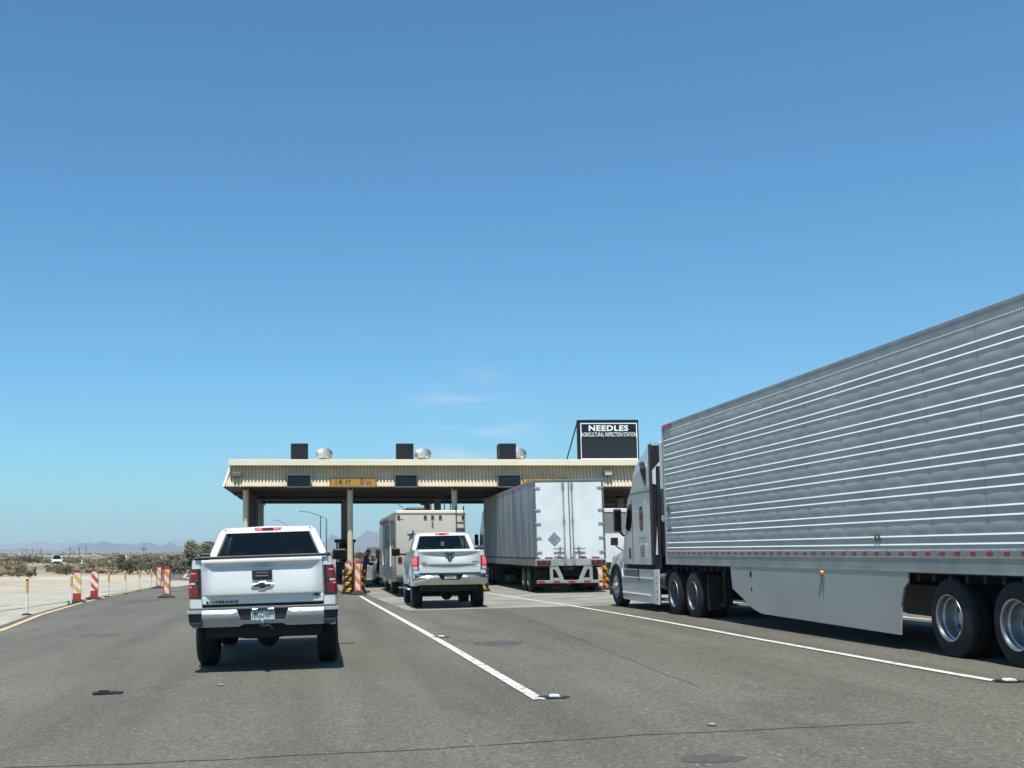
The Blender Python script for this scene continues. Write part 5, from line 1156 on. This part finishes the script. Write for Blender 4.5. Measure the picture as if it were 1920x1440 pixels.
b = MB(); b.box(-RW+.0, RW, -.16, .02, .70, .84); b.build('bumper', 'rvlow', rv, bevel=.03)
b = MB(); b.box(-.9, .9, -.02, .0, .86, 1.1); b.build('rear_panel', 'silver', rv, bevel=.01)
b = MB()
for x in (.90, 1.18): b.tube([(x, -.10, .9), (x, -.10, zt+.05), (x, -.04, zt+.17), (x, .1, zt+.14), (x, .12, zt)], .016, 8)
for k in range(7): z = 1.15+k*.29; b.tube([(.90, -.10, z), (1.18, -.10, z)], .013, 6)
b.build('ladder', 'black', rv, smooth=True)
b = MB(); b.box(.9, 1.19, -.012, -.002, zt-.78, zt-.60); b.build('ladder_panel', 'seamgrey', rv)
b = MB(); b.box(-.72, .05, 2.0, 3.1, zt+.0, zt+.20); b.build('air_conditioner', 'black', rv, bevel=.08, seg=3)
b = MB(); b.box(-.9, .9, .5, RL-.5, .38, .7); b.tube([(-1, 3.5, .46), (1, 3.5, .46)], .08, 8); b.build('chassis', 'under', rv)
b = MB(); b.poly([(-1.1, 1.35), (1.1, 1.35), (1.05, 2.5), (-1.05, 2.5)], 'Y', RL-.04, RL+.02); b.build('windshield', 'dglass', rv)

# ---- grey box truck beyond, in the far right lane
bt = thing('box_truck', 'grey box truck with white roof edge, seen past the semi mirror', 'truck', (13.5, 53.0, gz(13.5, 53)))
b = MB(); b.box(-1.22, 1.22, 0, 6.2, .95, 3.28); b.build('cargo_box', 'rvlow', bt, bevel=.02)
b = MB(); b.box(-1.25, 1.25, -.03, 6.23, 3.285, 3.46); b.build('roof_edge', 'trwhite', bt, bevel=.02)
b = MB(); b.box(-1.1, 1.1, -.03, 0, 1.0, 2.3); b.build('rear_door', 'trwhite', bt, bevel=.02)
b = MB(); b.box(-1.2, 1.2, -.12, .1, .5, .7); b.build('bumper', 'black', bt, bevel=.02)
b = MB()
for sx in (-1, 1): b.box(sx*1.08-.09, sx*1.08+.09, -.04, -.005, .78, .93)
b.build('tail_light', 'red', bt)
b = MB(); b.poly([(6.3, .6), (6.3, 2.3), (7.0, 2.3), (7.6, 1.55), (8.5, 1.35), (8.6, .6)], 'X', -1.0, 1.0); b.build('cab', 'white', bt, bevel=.06, seg=3)
for sx in (-1, 1):
    for y in (1.4, 7.6): wheel(bt, sx*.98, y, .42, .25, sx, 'hub', z=.42)

# ---- cars
def car(name, label, loc, rot, paint, body, roof, wx, hot=False, L=4.6):
    t = thing(name, label, 'car', loc, rot); hw = .92
    b = MB(); arch = lambda cy, n=12: [(cy-.40*math.cos(math.pi*k/n), .36+.40*math.sin(math.pi*k/n)) for k in range(n+1)]
    low = [(.08, .30)]+arch(.95)+[(1.5, .24), (3.2, .24)]+arch(3.72)+[(L-.1, .28), (L, .45), (L-.02, .72), (L-.25, .90)]+body
    b.poly(low, 'X', -hw, hw, [('Z', frange(.35, 1.0, 6)), ('Y', frange(.2, L-.2, 14))], lambda v: (v.x*(1-.05*sm(.8, 1.1, v.z)-.12*sm(L-.9, L, v.y)**2-.10*sm(.7, 0, v.y)**2), v.y, v.z)); b.build('body', paint, t, smooth=True)
    b = MB(); b.poly(roof, 'X', -hw, hw, [('Z', frange(1.0, 1.6, 6)), ('Y', frange(.5, L-1, 10))], lambda v: (v.x*(.94-.30*sm(.9, 1.75, v.z)), v.y, v.z)); b.build('cabin', 'dglass', t, smooth=True)
    zt = max(z for y, z in roof); ys_ = [y for y, z in roof if z > zt-.03]
    b = MB(); b.poly([(-.68, zt-.02), (-.6, zt+.02), (.6, zt+.02), (.68, zt-.02)], 'Y', min(ys_)-.05, max(ys_)+.05); b.build('roof', paint, t, bevel=.015)
    b = MB()
    for sx in (-1, 1):
        for (ya, za), (yb, zb_) in wx: b.tube([(sx*(hw*.94-.02-.30*hw*sm(.9, 1.75, za)), ya, za), (sx*(hw*.94-.02-.30*hw*sm(.9, 1.75, zb_)), yb, zb_)], .04, 6)
    b.build('pillar', paint, t)
    b = MB(); b.box(-.6, .6, L-.03, L+.02, .42, .62); b.build('grille', 'black', t, bevel=.02); b = MB(); b.box(-.85, .85, L-.12, L-.015, .22, .40); b.build('lower_grille', 'black', t)
    for sx in (-1, 1):
        b = MB(); b.box(sx*.66-.15, sx*.66+.15, L-.22, L-.03, .64, .78); b.build('headlight', 'clear', t, bevel=.03)
        b = MB(); b.box(sx*.72-.16, sx*.72+.13, .02, .14, .78, .95); b.build('tail_light', 'red', t, bevel=.02)
        b = MB(); b.box(sx*1.02-.1, sx*1.02+.1, L-1.75, L-1.6, .95, 1.1); b.build('side_mirror', paint, t, bevel=.03)
        for y in (.95, 3.72): wheel(t, sx*.80, y, .35, .22, sx, 'alloy', z=.35)
    b = MB(); b.box(-.86, .86, -.02, .12, .42, .58); b.build('bumper', 'chrome' if hot else paint, t, bevel=.03); b = MB(); b.box(-.16, .16, -.005, .07, .66, .78); b.build('license_plate', 'sticker', t)
    return t
g_ = flat(107, 205)
car('white_car', 'white crossover car driving toward the camera through the desert', (g_[0]+.8, 203, g_[2]+.18), (0, 0, R(180+12)), 'white', [(3.55, 1.02), (1.0, 1.06), (.1, 1.02), (.0, .7)], [(.25, 1.0), (.55, 1.55), (1.0, 1.66), (2.3, 1.68), (2.7, 1.6), (3.6, 1.0)], [((3.6, 1.0), (2.7, 1.6)), ((.3, 1.0), (.55, 1.55))])
car('dark_car', 'dark sedan stopped beside the inspector, ahead of the motorhome', (3.72, 58.5, gz(3.7, 60)), (0, 0, 0), 'darkcar', [(3.4, .95), (1.0, 1.0), (.1, .98), (.0, .6)], [(.5, .96), (1.1, 1.38), (1.6, 1.45), (2.4, 1.45), (2.7, 1.4), (3.5, .95)], [((3.5, .95), (2.7, 1.4)), ((.5, .96), (1.1, 1.38))], hot=True)

# ------------------------------------------------------------------ the inspector
def skin_body(name, joints, edges, m, parent, sub=2):
    me = bpy.data.meshes.new(name); me.from_pydata([j[0] for j in joints], edges, []); me.materials.append(M[m])
    o = bpy.data.objects.new(name, me); C.objects.link(o); o.parent = parent
    mod = o.modifiers.new('skin', 'SKIN'); mod.use_smooth_shade = True
    for i, j in enumerate(joints): me.skin_vertices[0].data[i].radius = (j[1], j[2] if len(j) > 2 else j[1])
    me.skin_vertices[0].data[0].use_root = True
    sb = o.modifiers.new('sub', 'SUBSURF'); sb.levels = sub; sb.render_levels = sub; return o
ins = thing('person', 'inspector in dark uniform and cap standing between the canopy column and motorhome', 'person', (2.12, 55.2, gz(2.1, 55)), (0, 0, R(-80)))
# facing +y locally, leaning forward, right hand raised to the car window
J = [((0, 0, .95), .15, .11), ((0, .02, 1.15), .15, .11), ((0, .08, 1.38), .18, .12), ((0, .12, 1.47), .07), ((0, .15, 1.53), .055), ((0, .18, 1.62), .085, .10), ((0, .18, 1.71), .075, .09),
     ((-.20, .09, 1.42), .065), ((-.27, .14, 1.16), .05), ((-.22, .36, 1.08), .038), ((-.20, .42, 1.08), .035),
     ((.20, .09, 1.42), .065), ((.27, .16, 1.16), .05), ((.20, .38, 1.14), .038), ((.18, .44, 1.15), .035),
     ((-.10, 0, .88), .10), ((-.12, .03, .48), .07), ((-.12, -.02, .10), .05), ((-.13, .12, .04), .045), ((.10, 0, .88), .10), ((.13, -.02, .48), .07), ((.14, -.10, .10), .05), ((.15, .04, .04), .045)]
E_ = [(0, 1), (1, 2), (2, 3), (3, 4), (4, 5), (5, 6), (2, 7), (7, 8), (8, 9), (9, 10), (2, 11), (11, 12), (12, 13), (13, 14), (0, 15), (15, 16), (16, 17), (17, 18), (0, 19), (19, 20), (20, 21), (21, 22)]
skin_body('body', J, E_, 'uniform', ins)
b = MB(); rings = []
for z, rx, ry, yo in ((1.535, .045, .05, .155), (1.57, .062, .08, .175), (1.62, .076, .095, .185), (1.68, .080, .102, .18), (1.73, .074, .095, .175)):
    rings.append([Vector((rx*math.cos(a), yo+ry*math.sin(a), z)) for a in frange(0, 2*math.pi, 18)[:-1]])
b.loft([[p*1.0+Vector((0, .004, 0)) for p in r_] for r_ in rings]); b.lathe([(0, .02), (.022, .014), (.03, .0)], (0, .28, 1.635), 'Y', 8); b.build('head', 'skin', ins, smooth=True)
b = MB(); b.lathe([(0, .106), (.05, .108), (.085, .09), (.11, .05), (.115, 0)], (0, .175, 1.69), 'Z', 20); b.poly([(-.08, .24), (.08, .24), (.07, .36), (.03, .40), (-.03, .40), (-.07, .36)], 'Z', 1.695, 1.71); b.build('cap', 'boots', ins, smooth=True)
for sx, (hx, hy, hz) in ((-1, (-.20, .44, 1.08)), (1, (.18, .46, 1.15))):
    js = [((hx, hy, hz), .03, .022), ((hx, hy+.07, hz-.005), .036, .018)]; ed = [(0, 1)]
    for k, (dx, ln) in enumerate(((-.028, .065), (-.010, .075), (.010, .072), (.027, .055))):
        i = len(js); js += [((hx+dx, hy+.10, hz-.008), .0095), ((hx+dx, hy+.10+ln*.6, hz-.02), .009), ((hx+dx, hy+.10+ln, hz-.04), .008)]; ed += [(1, i), (i, i+1), (i+1, i+2)]
    i = len(js); js += [((hx-sx*.035, hy+.04, hz), .011), ((hx-sx*.05, hy+.08, hz-.015), .009)]; ed += [(0, i), (i, i+1)]
    skin_body('hand', js, ed, 'skin', ins, 1)
for sx, (fx, fy) in ((-1, (-.125, .03)), (1, (.145, -.05))):
    b = MB(); b.poly([(fx-.045, fy-.09), (fx+.045, fy-.09), (fx+.05, fy+.1), (fx+.03, fy+.18), (fx-.03, fy+.18), (fx-.05, fy+.1)], 'Z', 0, .09); b.build('boot', 'boots', ins, bevel=.03)

# ------------------------------------------------------------------ desert haze
hz = MB(); hz.box(-8500, 8500, -400, 9800, -9, 230)
ho = hz.build('haze', [mat('haze_air', (1, 1, 1))]); ho['kind'] = 'stuff'
hm = ho.data.materials[0]; n_, l_ = hm.node_tree.nodes, hm.node_tree.links
n_.remove(n_['Principled BSDF']); pv = n_.new('ShaderNodeVolumePrincipled'); pv.inputs['Color'].default_value = (.76, .91, 1.0, 1); pv.inputs['Density'].default_value = .00013; pv.inputs['Anisotropy'].default_value = .0
l_.new(pv.outputs[0], n_['Material Output'].inputs['Volume'])
